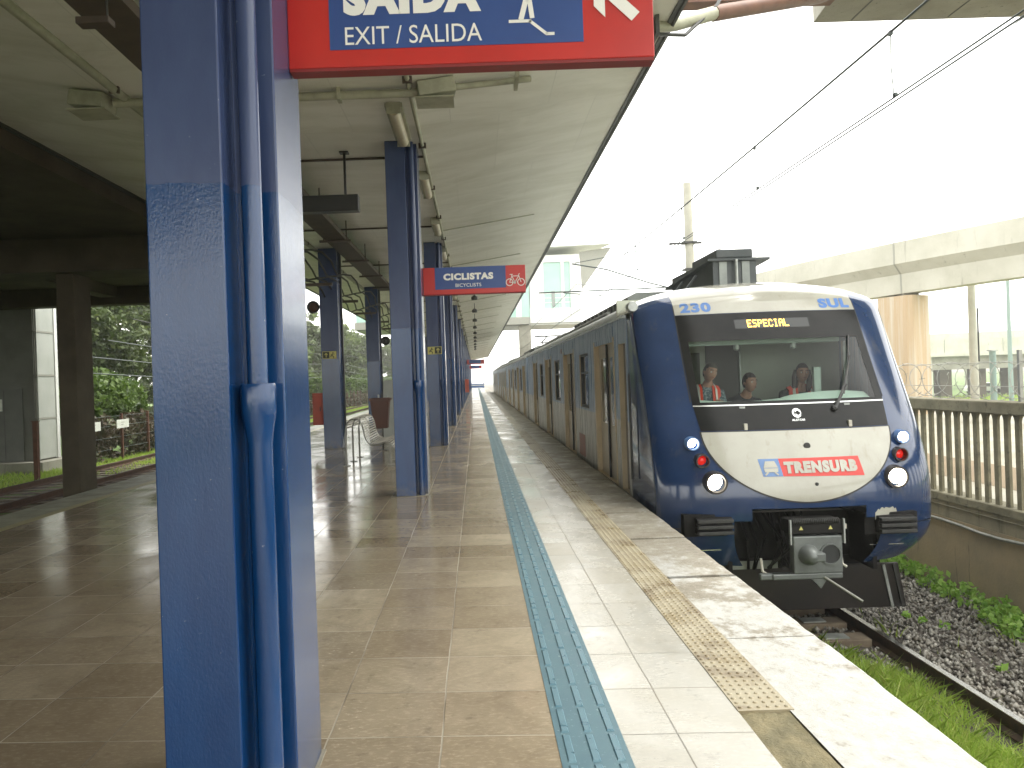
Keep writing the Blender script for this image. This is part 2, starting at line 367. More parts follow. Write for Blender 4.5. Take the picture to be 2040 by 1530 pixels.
MT['coupler'] = mat("coupler_cast_steel", (.16, .175, .165), (.12, .13, .125), 6, rough=.42, metal=.3)
MT['coupler_dark'] = mat("coupler_socket_dark", (.02, .022, .022), rough=.5)
MT['chrome'] = mat("bright_metal", (.6, .62, .6), rough=.25, metal=.9)
MT['blue_letters'] = mat("route_letter_blue", (.07, .17, .42), rough=.35)
MT['tr_logo_blue'] = mat("badge_blue", (.1, .19, .4), (.13, .23, .44), 6, rough=.3)
MT['tr_logo_red'] = mat("badge_red", (.56, .035, .025), rough=.3)
MT['rubber'] = mat("black_seal", (.008, .008, .008), rough=.5)
MT['glass'] = glass_mat("windscreen_glass", (.78, .84, .8))
MT['lamp_ring'] = mat("lamp_bezel", (.035, .03, .028), rough=.3)
MT['cab_wall'] = mat("cab_back_wall", (.62, .65, .54), (.54, .57, .47), 1.5, rough=.6)
MT['cab_dark'] = mat("cab_door_dark", (.07, .065, .055), rough=.5)
MT['dash'] = mat("pale_dashboard", (.46, .56, .5), (.4, .5, .44), 3, rough=.5)
MT['led'] = mat("amber_led", (.4, .2, .02), emit=(1.0, .5, .06), estr=3.0)
MT['led_back'] = mat("display_window", (.03, .033, .032), rough=.25)
MT['lamp_warm'] = mat("lit_headlamp", (.9, .85, .7), emit=(1.0, .9, .68), estr=9.0)
MT['lamp_cool'] = mat("lit_marker_lamp", (.9, .9, .9), emit=(.95, .97, 1.0), estr=6.0)
MT['lamp_red'] = mat("red_tail_lens", (.45, .01, .01), (.6, .02, .015), 40, rough=.2, emit=(1, .02, .01), estr=.12)
MT['skin'] = mat("skin", (.36, .2, .135), (.31, .165, .11), 30, rough=.5)
MT['hair'] = mat("dark_hair", (.018, .014, .011), (.03, .022, .017), 40, rough=.5)
MT['grey_hair'] = mat("cropped_grey_hair", (.1, .09, .075), (.06, .052, .042), 60, rough=.7)
MT['dark_cloth'] = mat("dark_cloth", (.018, .019, .022), (.03, .03, .034), 20, rough=.85)
MT['check_cloth'] = mat("checked_shirt", (.05, .085, .1), (.2, .24, .25), 45, .48, .54, rough=.85)
MT['vest'] = mat("orange_red_vest", (.62, .06, .025), (.55, .05, .02), 12, rough=.7)
MT['silver'] = mat("reflective_strip", (.62, .63, .58), rough=.4)
MT['eye_white'] = mat("eye_white", (.6, .58, .54), rough=.3)
MT['eye_dark'] = mat("eye_dark", (.015, .012, .01), rough=.3)
MT['lip'] = mat("lip", (.26, .1, .08), rough=.5)
MT['far_blue'] = mat("blue_barrier_paint", (.03, .1, .3), rough=.4)

# ------------------------------------------------------------------ mesh building
class MB:
    def __init__(s): s.v = []; s.f = []
    def add(s, verts, faces):
        o = len(s.v); s.v += [tuple(p) for p in verts]; s.f += [tuple(i + o for i in f) for f in faces]; return s
    def box(s, x0, x1, y0, y1, z0, z1):
        return s.add([(x0, y0, z0), (x1, y0, z0), (x1, y1, z0), (x0, y1, z0), (x0, y0, z1), (x1, y0, z1), (x1, y1, z1), (x0, y1, z1)],
                     [(3, 2, 1, 0), (4, 5, 6, 7), (0, 1, 5, 4), (1, 2, 6, 5), (2, 3, 7, 6), (3, 0, 4, 7)])
    def quad(s, a, b, c, d): return s.add([a, b, c, d], [(0, 1, 2, 3)])
    def prism(s, poly, axis, a, b):
        """extrude a 2-D polygon along axis ('x': poly is (y,z); 'y': (x,z); 'z': (x,y))"""
        def P(p, t): return {'x': (t, p[0], p[1]), 'y': (p[0], t, p[1]), 'z': (p[0], p[1], t)}[axis]
        n = len(poly)
        vs = [P(p, a) for p in poly] + [P(p, b) for p in poly]
        fs = [tuple(range(n)), tuple(range(2 * n - 1, n - 1, -1))] + [(i, i + n, (i + 1) % n + n, (i + 1) % n) for i in range(n)]
        return s.add(vs, fs)
    def tube(s, pts, r, n=8, caps=True):
        pts = [Vector(p) for p in pts]; k = len(pts)
        rs = r if isinstance(r, (list, tuple)) else [r] * k
        vs = []; fs = []
        t0 = (pts[1] - pts[0]).normalized()
        ref = Vector((0, 0, 1)) if abs(t0.z) < .9 else Vector((1, 0, 0))
        for i, p in enumerate(pts):
            t = (pts[min(i + 1, k - 1)] - pts[max(i - 1, 0)]).normalized()
            u = t.cross(ref)
            if u.length < 1e-4: u = t.cross(Vector((0, 1, 0)))
            u.normalize(); w = u.cross(t).normalized()
            for j in range(n):
                a = 2 * math.pi * j / n
                vs.append(p + (u * math.cos(a) + w * math.sin(a)) * rs[i])
        for i in range(k - 1):
            for j in range(n):
                fs.append((i * n + j, i * n + (j + 1) % n, (i + 1) * n + (j + 1) % n, (i + 1) * n + j))
        if caps: fs += [tuple(range(n - 1, -1, -1)), tuple(range((k - 1) * n, k * n))]
        return s.add(vs, fs)
    def lathe(s, prof, c, axis='z', n=24):
        """prof: list of (radius, height along axis) around centre c"""
        vs = []; fs = []
        for r, h in prof:
            for j in range(n):
                a = 2 * math.pi * j / n; u, w = r * math.cos(a), r * math.sin(a)
                d = {'z': (u, w, h), 'y': (u, h, w), 'x': (h, u, w)}[axis]
                vs.append((c[0] + d[0], c[1] + d[1], c[2] + d[2]))
        for i in range(len(prof) - 1):
            for j in range(n):
                fs.append((i * n + j, i * n + (j + 1) % n, (i + 1) * n + (j + 1) % n, (i + 1) * n + j))
        if prof[0][0] > 1e-5: fs.append(tuple(range(n - 1, -1, -1)))
        if prof[-1][0] > 1e-5: fs.append(tuple(range((len(prof) - 1) * n, len(prof) * n)))
        return s.add(vs, fs)
    def bar(s, a, b, w, h=None):
        """square bar from a to b"""
        a, b = Vector(a), Vector(b); h = h or w; t = (b - a).normalized()
        ref = Vector((0, 0, 1)) if abs(t.z) < .95 else Vector((0, 1, 0))
        u = t.cross(ref).normalized(); q = u.cross(t).normalized()
        vs = []
        for p in (a, b):
            for i, j in ((-1, -1), (1, -1), (1, 1), (-1, 1)): vs.append(p + u * (i * w / 2) + q * (j * h / 2))
        return s.add(vs, [(3, 2, 1, 0), (4, 5, 6, 7), (0, 1, 5, 4), (1, 2, 6, 5), (2, 3, 7, 6), (3, 0, 4, 7)])
    def build(s, name, m, parent=None, smooth=None, bevel=0.0, fix=True, segs=2):
        me = bpy.data.meshes.new(name)
        me.from_pydata([tuple(v) for v in s.v], [], s.f); me.update()
        if fix:
            bm = bmesh.new(); bm.from_mesh(me)
            bmesh.ops.recalc_face_normals(bm, faces=bm.faces); bm.to_mesh(me); bm.free()
        return finish(name, me, m, parent, smooth, bevel, segs)

def finish(name, me, m, parent=None, smooth=None, bevel=0.0, segs=2):
    if m is not None: me.materials.append(m if not isinstance(m, str) else MT[m])
    if smooth is not None:
        me.polygons.foreach_set("use_smooth", [True] * len(me.polygons))
        if smooth < 180: me.set_sharp_from_angle(angle=R(smooth))
    o = bpy.data.objects.new(name, me); COL.objects.link(o)
    if parent is not None: attach(o, parent)
    if bevel:
        b = o.modifiers.new("bevel", 'BEVEL'); b.width = bevel; b.segments = segs; b.limit_method = 'ANGLE'; b.angle_limit = R(40)
    return o

def world_of(o):
    m = o.matrix_basis.copy()
    if o.parent is not None: m = world_of(o.parent) @ o.matrix_parent_inverse @ m
    return m

def attach(o, parent):
    o.parent = parent; o.matrix_parent_inverse = world_of(parent).inverted()

def thing(name, loc, label, cat, group=None):
    o = bpy.data.objects.new(name, None); COL.objects.link(o); o.location = loc; o.empty_display_size = .2
    return tag(o, label, cat, group)

def tag(o, label=None, cat=None, group=None, kind=None):
    if label: o['label'] = label
    if cat: o['category'] = cat
    if group: o['group'] = group
    if kind: o['kind'] = kind
    return o

def structure(o): o['kind'] = 'structure'; return o
def stuff(o, label=None, cat=None): return tag(o, label, cat, None, 'stuff')

def dup(root, offset, label, group=None):
    """copy a thing with its parts and sub-parts, moved by offset"""
    kids = {}
    for o in bpy.data.objects:
        if o.parent is not None: kids.setdefault(o.parent.name, []).append(o)
    r = root.copy(); COL.objects.link(r); r.location = Vector(root.location) + Vector(offset); r['label'] = label
    if group: r['group'] = group
    for ch in kids.get(root.name, []):
        c = ch.copy(); COL.objects.link(c); c.parent = r; c.matrix_parent_inverse = ch.matrix_parent_inverse
        for g in kids.get(ch.name, []):
            d = g.copy(); COL.objects.link(d); d.parent = c; d.matrix_parent_inverse = g.matrix_parent_inverse
    return r

def np_mesh(name, verts, nper, m, parent=None, smooth=None):
    """verts: (N*nper,3) array, each run of nper verts is one face"""
    verts = np.asarray(verts, dtype=np.float32).reshape(-1, 3); n = len(verts) // nper
    me = bpy.data.meshes.new(name)
    me.vertices.add(len(verts)); me.vertices.foreach_set("co", verts.ravel())
    me.loops.add(n * nper); me.loops.foreach_set("vertex_index", np.arange(n * nper, dtype=np.int32))
    me.polygons.add(n)
    me.polygons.foreach_set("loop_start", np.arange(0, n * nper, nper, dtype=np.int32))
    me.update(calc_edges=True); me.validate()
    return finish(name, me, m, parent, smooth)

FONT_CACHE = {}
def text_geo(txt, bold=0.0, shear=0.0):
    """flat letters filling 0..1 x 0..1; returns verts, faces, aspect"""
    key = (txt, bold, shear)
    if key not in FONT_CACHE:
        cu = bpy.data.curves.new("lettering", 'FONT'); cu.body = txt; cu.size = 1.0; cu.offset = bold; cu.shear = shear
        cu.resolution_u = 4; cu.space_character = 1.0 + bold * 2.2
        o = bpy.data.objects.new("lettering", cu); COL.objects.link(o)
        bpy.context.view_layer.update()
        dg = bpy.context.evaluated_depsgraph_get()
        me = bpy.data.meshes.new_from_object(o.evaluated_get(dg))
        v = np.array([p.co[:2] for p in me.vertices]); f = [tuple(p.vertices) for p in me.polygons]
        bpy.data.objects.remove(o); bpy.data.curves.remove(cu); bpy.data.meshes.remove(me)
        mn, mx = v.min(0), v.max(0)
        FONT_CACHE[key] = ((v - mn) / (mx - mn), f, (mx - mn)[0] / (mx - mn)[1])
    return FONT_CACHE[key]

def text_on(mb, txt, x0, x1, z0, z1, place, bold=0.0, shear=0.0):
    """letters fitted to a rectangle, each vertex placed by place(x, z)"""
    v, f, _ = text_geo(txt, bold, shear)
    return mb.add([place(x0 + (x1 - x0) * a, z0 + (z1 - z0) * b) for a, b in v], f)

def stroke(mb, pts, w, place):
    for (a, b) in zip(pts[:-1], pts[1:]):
        dx, dz = b[0] - a[0], b[1] - a[1]; L = math.hypot(dx, dz); nx, nz = -dz / L * w / 2, dx / L * w / 2
        mb.add([place(a[0] + nx, a[1] + nz), place(b[0] + nx, b[1] + nz), place(b[0] - nx, b[1] - nz), place(a[0] - nx, a[1] - nz)], [(0, 1, 2, 3)])

def ring2(mb, cx, cz, r0, r1, place, n=28, a0=0, a1=2 * math.pi):
    vs = []
    for i in range(n + 1):
        a = a0 + (a1 - a0) * i / n
        vs += [place(cx + r0 * math.cos(a), cz + r0 * math.sin(a)), place(cx + r1 * math.cos(a), cz + r1 * math.sin(a))]
    mb.add(vs, [(2 * i, 2 * i + 1, 2 * i + 3, 2 * i + 2) for i in range(n)])

def disc2(mb, cx, cz, r, place, n=24):
    mb.add([place(cx + r * math.cos(2 * math.pi * i / n), cz + r * math.sin(2 * math.pi * i / n)) for i in range(n)], [tuple(range(n))])

def leaf_cloud(clumps, per, size, squash=1.0, elong=1.6, flat=.0):
    """small leaf quads scattered in clumps; clumps: (k,4) x y z r"""
    clumps = np.asarray(clumps, dtype=float); k = len(clumps); n = k * per
    c = np.repeat(clumps, per, axis=0)
    d = rng.normal(size=(n, 3)); d /= np.linalg.norm(d, axis=1)[:, None]
    rad = c[:, 3:4] * rng.random((n, 1)) ** .45
    p = c[:, :3] + d * rad * np.array([1, 1, squash])
    a = rng.normal(size=(n, 3)); a[:, 2] -= flat; a /= np.linalg.norm(a, axis=1)[:, None]
    b = np.cross(a, rng.normal(size=(n, 3))); b /= np.linalg.norm(b, axis=1)[:, None]
    s = size * (.6 + .8 * rng.random((n, 1)))
    a = a * s * elong * .5; b = b * s * .5
    return np.stack([p - a, p - b * .9 , p + a, p + b * .9], axis=1).reshape(-1, 3)
# ------------------------------------------------------------------ ground and platform
XE, XL = 1.868, -5.98              # platform edges
YB, YF = -22.0, 126.0              # platform ends

def sheet(name, m, x0, x1, y0, y1, z, nx=1, ny=1, amp=0.0, seed=0):
    xs = np.linspace(x0, x1, nx + 1); ys = np.linspace(y0, y1, ny + 1)
    r = np.random.default_rng(seed)
    mb = MB()
    zz = z + amp * r.normal(size=(nx + 1, ny + 1))
    vs = [(x, y, zz[i, j]) for i, x in enumerate(xs) for j, y in enumerate(ys)]
    fs = [(i * (ny + 1) + j, (i + 1) * (ny + 1) + j, (i + 1) * (ny + 1) + j + 1, i * (ny + 1) + j + 1) for i in range(nx) for j in range(ny)]
    mb.add(vs, fs)
    return structure(mb.build(name, m, smooth=180 if amp else None))

sheet("ground", 'soil', -410, 410, -310, 710, -3.2)
# left: rough ground beside the far track, right: ballast bed of the train's track, street beyond the wall
sheet("grass_verge", 'lawn', -60, XL + .3, -40, 320, -.98, 40, 90, .035, 3)
sheet("track_bed", 'ballast', 1.5, 6.42, -22, 140, -1.56, 40, 400, .018, 4)
sheet("street_paving", 'street', 6.35, 8.0, -30, 160, -.45)
sheet("dirt_strip", 'dirt', 8.0, 9.7, -30, 160, -.446)
sheet("street_paving", 'street', 9.7, 22, -30, 160, -.45)
mb = MB(); mb.add([(22, -30, -.45), (22, 320, -.45), (34, 320, -2.6), (34, -30, -2.6), (400, -30, -2.6), (400, 320, -2.6)], [(0, 3, 2, 1), (3, 4, 5, 2)])
structure(mb.build("grass_field", 'lawn'))

pb = MB().box(XL + .12, XE - .2, YB, YF, -3.1, -.13)
structure(pb.build("platform_base", 'conc_wall'))
sheet("platform_paving", 'tile', -5.3, .28, YB, YF, 0)
sheet("platform_paving", 'tile_light', .555, 1.1, YB, YF, 0)
mb = MB().box(XL, -5.44, YB, YF, -.13, 0)
structure(mb.build("platform_edge", 'grey_edge'))
structure(MB().box(-5.44, -5.3, YB, YF, -.13, 0).build("yellow_line", 'dull_yellow'))
# platform edge slabs along the train, with slightly chipped arrises
def edge_slabs(y0, y1, m, seed, step=.05):
    r = np.random.default_rng(seed); mb = MB()
    ys = np.arange(y0, y1 + 1e-6, step)
    w = np.cumsum(r.normal(size=len(ys))) ; w -= np.linspace(w[0], w[-1], len(ys)); w = np.clip(w * .0022, -.012, .012)
    inx = 1.346 + (np.clip(np.cumsum(r.normal(size=len(ys))) * .003, -.02, .02) if y0 < 3 else 0 * ys)
    vs = []; 
    for y, e, i in zip(ys, w, inx):
        c = .004 + .006 * r.random()
        vs += [(i, y, 0), (XE - .02 + e - c, y, 0), (XE + e, y, -.012 - c), (XE + e * .5, y, -.13), (XE - .2, y, -.13)]
    fs = []
    for k in range(len(ys) - 1):
        for q in range(4): fs.append((k * 5 + q, k * 5 + q + 1, (k + 1) * 5 + q + 1, (k + 1) * 5 + q))
    fs += [(0, 1, 2, 3, 4), tuple((len(ys) - 1) * 5 + q for q in (4, 3, 2, 1, 0))]
    mb.add(vs, fs)
    return structure(mb.build("platform_edge", m))
y = 4.41
edge_slabs(YB, y - .004, 'edge', 1, .06)
k = 2
while y < YF - 1.4:
    if y < 20:
        edge_slabs(y, y + 1.376, 'edge_far', k, .06); y += 1.38; k += 1
    else:
        edge_slabs(y, YF, 'edge_far', k, .5); break
# blue directional strip with raised bars
structure(MB().box(.28, .555, YB, YF, -.05, .003).build("tactile_paving", 'blue_tact'))
mb = MB(); prof = [(-.0165, 0), (-.0125, .005), (.0125, .005), (.0165, 0)]
y = 3.295 - 8 * .257
while y < 60:
    for cx in (.322, .4175, .513):
        a, b = y + .012, y + .245
        mb.add([(cx - .017, a, .003), (cx + .017, a, .003), (cx + .017, b, .003), (cx - .017, b, .003),
                (cx - .012, a + .008, .009), (cx + .012, a + .008, .009), (cx + .012, b - .008, .009), (cx - .012, b - .008, .009)],
               [(4, 5, 6, 7), (0, 1, 5, 4), (1, 2, 6, 5), (2, 3, 7, 6), (3, 0, 4, 7)])
    y += .257
structure(mb.build("tactile_bars", 'blue_bar'))
# yellow warning strip with studs, broken off near the camera where the mortar bed shows
structure(MB().box(1.1, 1.346, 3.458, YF, -.05, .004).build("tactile_paving", 'yellow_tact'))
structure(sheet("mortar_bed", 'mortar', 1.1, 1.345, YB, 3.458, -.008, 14, 400, .0025, 9))
vs = []; hexa = [(math.cos(a), math.sin(a)) for a in np.linspace(0, 2 * math.pi, 9)[:-1]]
mb = MB(); y = 3.49
while y < 22:
    for q in range(6):
        cx = 1.1 + .0205 + .041 * q
        mb.add([(cx + .0125 * u, y + .0125 * v, .004) for u, v in hexa] + [(cx + .0075 * u, y + .0075 * v, .0095) for u, v in hexa],
               [(i, (i + 1) % 8, (i + 1) % 8 + 8, i + 8) for i in range(8)] + [tuple(range(8, 16))])
    y += .05
structure(mb.build("tactile_studs", 'yellow_tact'))
# blue barrier and end wall at the far end of the platform
t = thing("end_barrier", (-.1, 124, 0), "low blue barrier closing off the far end of the platform", "barrier")
MB().box(-1.6, 1.3, 124, 124.12, .12, .75).build("panel", 'far_blue', t)
for x in (-1.5, 1.2): MB().box(x - .05, x + .05, 124.12, 124.2, 0, .9).build("post", 'steel_dark', t)
MB().box(-1.6, 1.3, 123.98, 124.0, .45, .56).build("stripe", 'white', t)

# ------------------------------------------------------------------ canopy
ZC = 4.64; SL = .16; FX, FL = -.62, -3.6
CX0, CX1, CY0, CY1 = -6.05, 2.126, -8.0, 131.0
zr, zl = ZC + SL * (CX1 - FX), ZC + SL * (FL - CX0)
cano = thing("platform_canopy", (-2.1, CY0, 0), "long cream canopy roof with wings sloping up over the platform", "canopy")
sof = [(CX0, zl), (FL, ZC), (FX, ZC), (CX1, zr)]
top = [(CX1, zr + .16), (FX, ZC + .35), (FL, ZC + .35), (CX0, zl + .16)]
MB().prism(sof + top, 'y', CY0, CY1).build("soffit", 'soffit', cano)
for x, z, s in ((CX0, zl, -1), (CX1, zr, 1)):
    MB().box(min(x, x + s * .03), max(x, x + s * .03), CY0, CY1, z - .035, z + .2).build("fascia", 'fascia', cano)
    MB().box(min(x, x - s * .05) - .0, max(x, x - s * .05), CY0, CY1, z - .022, z - .004).build("drip_trim", 'fascia', cano)
MB().add([(CX0, CY0, zl + .165), (CX0, CY1, zl + .165), (FL, CY1, ZC + .4), (FL, CY0, ZC + .4), (FX, CY0, ZC + .4), (FX, CY1, ZC + .4), (CX1, CY1, zr + .165), (CX1, CY0, zr + .165)],
         [(0, 1, 2, 3), (3, 2, 5, 4), (4, 5, 6, 7)]).build("roof_covering", 'roof_sheet', cano)
for y in list(np.arange(16.5, 120, 5.2)):
    mb = MB(); zz = lambda x: ZC + SL * (x - FX)
    mb.tube([(FX, y, ZC - .02), (1.35, y + .1, zz(1.35) - .03)], .012, 6)
    mb.build("joint_strip", 'conduit', cano)
for y in np.arange(9.4, 60, 5.0):
    MB().tube([(FL, y + 1.6, ZC - .014), (FX, y + 1.6, ZC - .014)], .018, 6).build("joint_strip", 'tray', cano)

ORD_ = ['first', 'second', 'third', 'fourth', 'fifth', 'sixth', 'seventh', 'eighth', 'ninth', 'tenth', 'eleventh', 'twelfth']
# transverse conduit with boxes, and the long conduits along both folds
t = thing("lighting_conduit", (-2, 8.4, ZC), "pale conduit crossing the soffit with a flat box at each end", "conduit", None)
zz = lambda x: ZC + SL * (x - FX)
MB().tube([(-3.75, 8.4, ZC - .07), (-.5, 8.4, ZC - .07)], .045, 10).build("conduit_run", 'conduit', t, smooth=40)
MB().tube([(-.2, 8.5, zz(-.2) - .06), (.72, 8.75, zz(.72) - .045)], .035, 10).build("conduit_run", 'conduit', t, smooth=40)
for x in (-3.0, -1.35, .55):
    MB().box(x - .02, x + .02, 8.33, 8.47 + (.25 if x > 0 else 0), ZC - .13 + (.16 if x > 0 else 0), ZC + (.1 if x > 0 else .0)).build("clamp", 'conduit', t)
for x in (-.33, -3.98):
    s = 1 if x > -2 else -1
    o = MB().box(-.2, .2, -.14, .14, -.14, .02).build("junction_box", 'conduit', None, bevel=.012)
    o.rotation_euler = (0, -s * .16, s * .12); o.location = (x, 8.42, ZC - .02 + (.04 if s > 0 else .04)); bpy.context.view_layer.update()
    attach(o, t)
    l = MB().box(x - .2, x + .2, 8.24, 8.6, ZC - .175, ZC - .162).build("lid", 'conduit', t); l.rotation_euler = (0, 0, 0)
for x, lab in ((-.6, "long thin conduit along the soffit fold above the trackside columns"), (-3.62, "long thin conduit along the soffit fold above the far row of columns")):
    t = thing("fold_conduit", (x, 0, ZC), lab, "conduit", "conduits along the canopy folds")
    MB().tube([(x, CY0 + 1, ZC - .03), (x, 120, ZC - .03)], .026 if x > -2 else .045, 8).build("pipe", 'conduit', t, smooth=60)
    for y in np.arange(1.2, 70, 2.3):
        MB().box(x - .05, x + .05, y, y + .04, ZC - .065, ZC - .001).build("clip", 'tray', t)

# fluorescent fittings under the right fold
FIT = ["nearest fluorescent batten under the soffit, reaching the second column", "second fluorescent batten, just past the second column", "third fluorescent batten, just in front of the third column",
       "fourth fluorescent batten from the camera along the soffit fold", "fifth fluorescent batten from the camera along the soffit fold", "sixth fluorescent batten from the camera along the soffit fold",
       "seventh fluorescent batten from the camera along the soffit fold"]
root = None
for i, y in enumerate((8.85, 11.8, 15.2, 18.5, 21.8, 25.1, 28.4)):
    if root is None:
        root = thing("batten_light", (-.8, y, ZC), FIT[0], "batten light", "fluorescent battens along the canopy fold")
        MB().box(-.92, -.72, y, y + 1.25, ZC - .055, ZC - .002).build("housing", 'conduit', root, bevel=.006)
        MB().tube([(-.82, y + .02, ZC - .075), (-.82, y + 1.23, ZC - .075)], .07, 12).build("diffuser", 'lamp_glass', root, smooth=40)
        for yy in (y - .012, y + 1.25): MB().box(-.9, -.74, yy, yy + .012, ZC - .13, ZC - .002).build("end_cap", 'conduit', root)
    else:
        dup(root, (.14, y - 8.85, 0), FIT[i])

# small dark lamps hung along the trackside wing
root = None
for i, y in enumerate(np.arange(23, 78, 5.4)):
    if root is None:
        root = thing("hanging_lamp", (.05, y, 4.6), "small dark lamp hung under the trackside wing, nearest of its row", "lamp", "small lamps hung along the trackside wing")
        MB().tube([(.05, y, 4.5), (.05, y, 4.745)], .015, 6).build("stem", 'steel_dark', root)
        MB().lathe([(.03, .0), (.11, -.06), (.12, -.14), (.09, -.17), (0, -.17)], (.05, y, 4.52), 'z', 12).build("shade", 'steel_dark', root, smooth=40)
    else:
        dup(root, (0, y - 23, 0), f"small dark lamp hung under the trackside wing, {ORD_[i]} of its row from the camera")

# brown cable tray on rods
t = thing("cable_tray", (-2.62, 4, 4.3), "brown cable tray hung on rods in the middle of the canopy", "cable tray")
mb = MB().box(-2.82, -2.42, 1, 24, 4.28, 4.295); mb.box(-2.82, -2.805, 1, 24, 4.295, 4.37); mb.box(-2.435, -2.42, 1, 24, 4.295, 4.37)
mb.build("channel", 'tray', t)
for y in np.arange(2.2, 24, 2.6):
    for x in (-2.84, -2.4): MB().tube([(x, y, 4.24), (x, y, ZC)], .012, 6).build("hanger_rod", 'tray', t)
    MB().box(-2.92, -2.32, y - .03, y + .03, 4.235, 4.272).build("cross_bracket", 'tray', t)
t = thing("cable_bundle", (-3.3, 20, 4.2), "sagging black cables looped between the far columns under the canopy", "cables")
for q in range(5):
    x = -2.95 - .12 * q; pts = []
    for i in range(31):
        y = 12 + i * .7; pts.append((x + .06 * math.sin(i * 1.3 + q), y, 4.0 - .1 * q + .1 * math.cos(i * math.pi / 2.5 + q)))
    MB().tube(pts, .02, 6).build("cable", 'cable', t, smooth=60)
for y in np.arange(12.5, 33, 3.5): MB().box(-3.5, -2.85, y, y + .05, 3.5, 3.56).build("bracket", 'tray', t)

# hanging display board and the small lamp tray hung at left
t = thing("display_board", (-2.2, 10.7, 3.96), "black display board hanging from a rod under the canopy", "display board")
MB().box(-3.15, -1.5, 10.62, 10.8, 3.83, 4.05).build("casing", 'board', t, bevel=.012)
for x in (-1.68, -2.95):
    MB().tube([(x, 10.7, 4.05), (x, 10.7, ZC - .01)], .018, 8).build("hanger_rod", 'board', t)
    MB().box(x - .06, x + .06, 10.64, 10.76, ZC - .02, ZC - .001).build("flange", 'board', t)
t = thing("hanging_bracket", (-2.45, 5.25, 3.97), "short dark bar hanging from a thin rod at the upper left", "hanger bar")
MB().box(-2.56, -2.34, 5.2, 5.3, 3.94, 3.985).build("bar", 'tray', t, bevel=.004)
MB().tube([(-2.37, 5.25, 3.98), (-2.37, 5.25, ZC - .01)], .008, 6).build("rod", 'steel_dark', t)

# ------------------------------------------------------------------ columns
ORD = ["first", "second", "third", "fourth", "fifth", "sixth", "seventh", "eighth", "ninth", "tenth", "eleventh", "twelfth", "thirteenth", "fourteenth", "fifteenth", "sixteenth"]
SP = 7.62
col0 = thing("platform_column", (-.88, 2.93, 0), "nearest blue column with a drainpipe, filling the left foreground", "column", "blue columns in the row beside the train")
fp = [(-1.085, 2.64), (-.826, 2.64), (-.826, 2.80), (-.68, 2.80), (-.68, 3.21), (-1.085, 3.21)]
MB().prism(fp, 'z', 0, ZC - .002).build("shaft", 'column', col0, bevel=.006)
pc = (-.752, 2.722, 0)
MB().lathe([(.0355, 1.5), (.0355, ZC - .004)], pc, n=20).build("upper_pipe", 'column', col0, smooth=40)
MB().lathe([(.043, .0), (.043, 1.30), (.047, 1.335), (.058, 1.40), (.06, 1.42), (.061, 1.50), (.058, 1.51), (.0356, 1.512)], pc, n=20).build("lower_pipe", 'column', col0, smooth=40)
MB().prism([(-1.1, 2.62), (-.665, 2.62), (-.665, 3.23), (-1.1, 3.23)], 'z', .0005, .006).build("base_grout", 'conc_wall', col0)
LAB = ["", "second blue column in the row beside the train, carrying the bicycle sign", "third blue column beside the train, bearing a small exit plate"]
for i in range(1, 17):
    lab = LAB[i] if i < len(LAB) else f"{ORD[i] if i < 16 else 'last'} blue column from the camera in the trackside row"
    dup(col0, (0, SP * i, 0), lab)
# left row: plain rectangular columns with a thin dark cable duct
colL = thing("platform_column", (-3.34, 2.93, 0), "nearest column of the far row", "column", "blue columns in the far row")
LY = 18.3
colL.location = (-3.34, LY, 0); colL['label'] = "blue column in the far row left of the bench, bearing an exit plate"
MB().box(-3.55, -3.13, LY - .1, LY + .43, 0, ZC - .002).build("shaft", 'column', colL, bevel=.006)
MB().box(-3.128, -3.09, LY + .25, LY + .33, .25, ZC - .01).build("cable_duct", 'steel_dark', colL)
MB().box(-3.56, -3.12, LY - .11, LY + .44, .0005, .006).build("base_grout", 'conc_wall', colL)
for i in range(-2, 14):
    if i == 0: continue
    if i == -1: lab = "blue column in the far row hidden behind the nearest column"
    elif i == -2: lab = "nearest column of the far row, beside the camera"
    elif i == 1: lab = "blue column in the far row, directly behind the brown bin"
    else: lab = f"{ORD[i + 2]} blue column from the camera in the far row"
    dup(colL, (0, SP * i, 0), lab)

# exit plates, horns, cabinets
def exit_plate(x, y, z, lab, flip):
    t = thing("exit_plate", (x, y, z), lab, "exit sign", "small exit plates on the columns")
    P = lambda a, b: (x + a, y - .008, z + b)
    MB().box(x - .16, x + .16, y - .006, y, z - .085, z + .085).build("plate", 'exit_yellow', t)
    a, b = (0, .15) if not flip else (-.15, 0)
    MB().box(x + a, x + b, y - .0075, y - .0062, z - .075, z + .075).build("dark_panel", 'exit_dark', t)
    mb = MB(); P2 = lambda u, w: (x + u, y - .0095, z + w); c = (a + b) / 2
    stroke(mb, [(c, -.055), (c, .03)], .02, P2); stroke(mb, [(c - .035, .005), (c, .045)], .018, P2); stroke(mb, [(c + .035, .005), (c, .045)], .018, P2)
    mb.build("arrow", 'exit_yellow', t)
    mb = MB(); c = -(a + b) / 2; disc2(mb, c + .01, .05, .016, P2)
    stroke(mb, [(c, .03), (c - .02, -.02), (c - .055, -.03)], .02, P2); stroke(mb, [(c - .01, -.015), (c + .025, -.04), (c + .02, -.075)], .02, P2)
    stroke(mb, [(c + .045, .02), (c, .02), (c - .045, .0)], .014, P2)
    mb.build("running_figure", 'exit_dark', t)
exit_plate(-.91, 2.64 + 2 * SP - .002, 2.18, "small yellow exit plate with an arrow on the third trackside column", False)
exit_plate(-3.36, LY - .102, 2.17, "small yellow exit plate on the far-row column left of the bench", True)
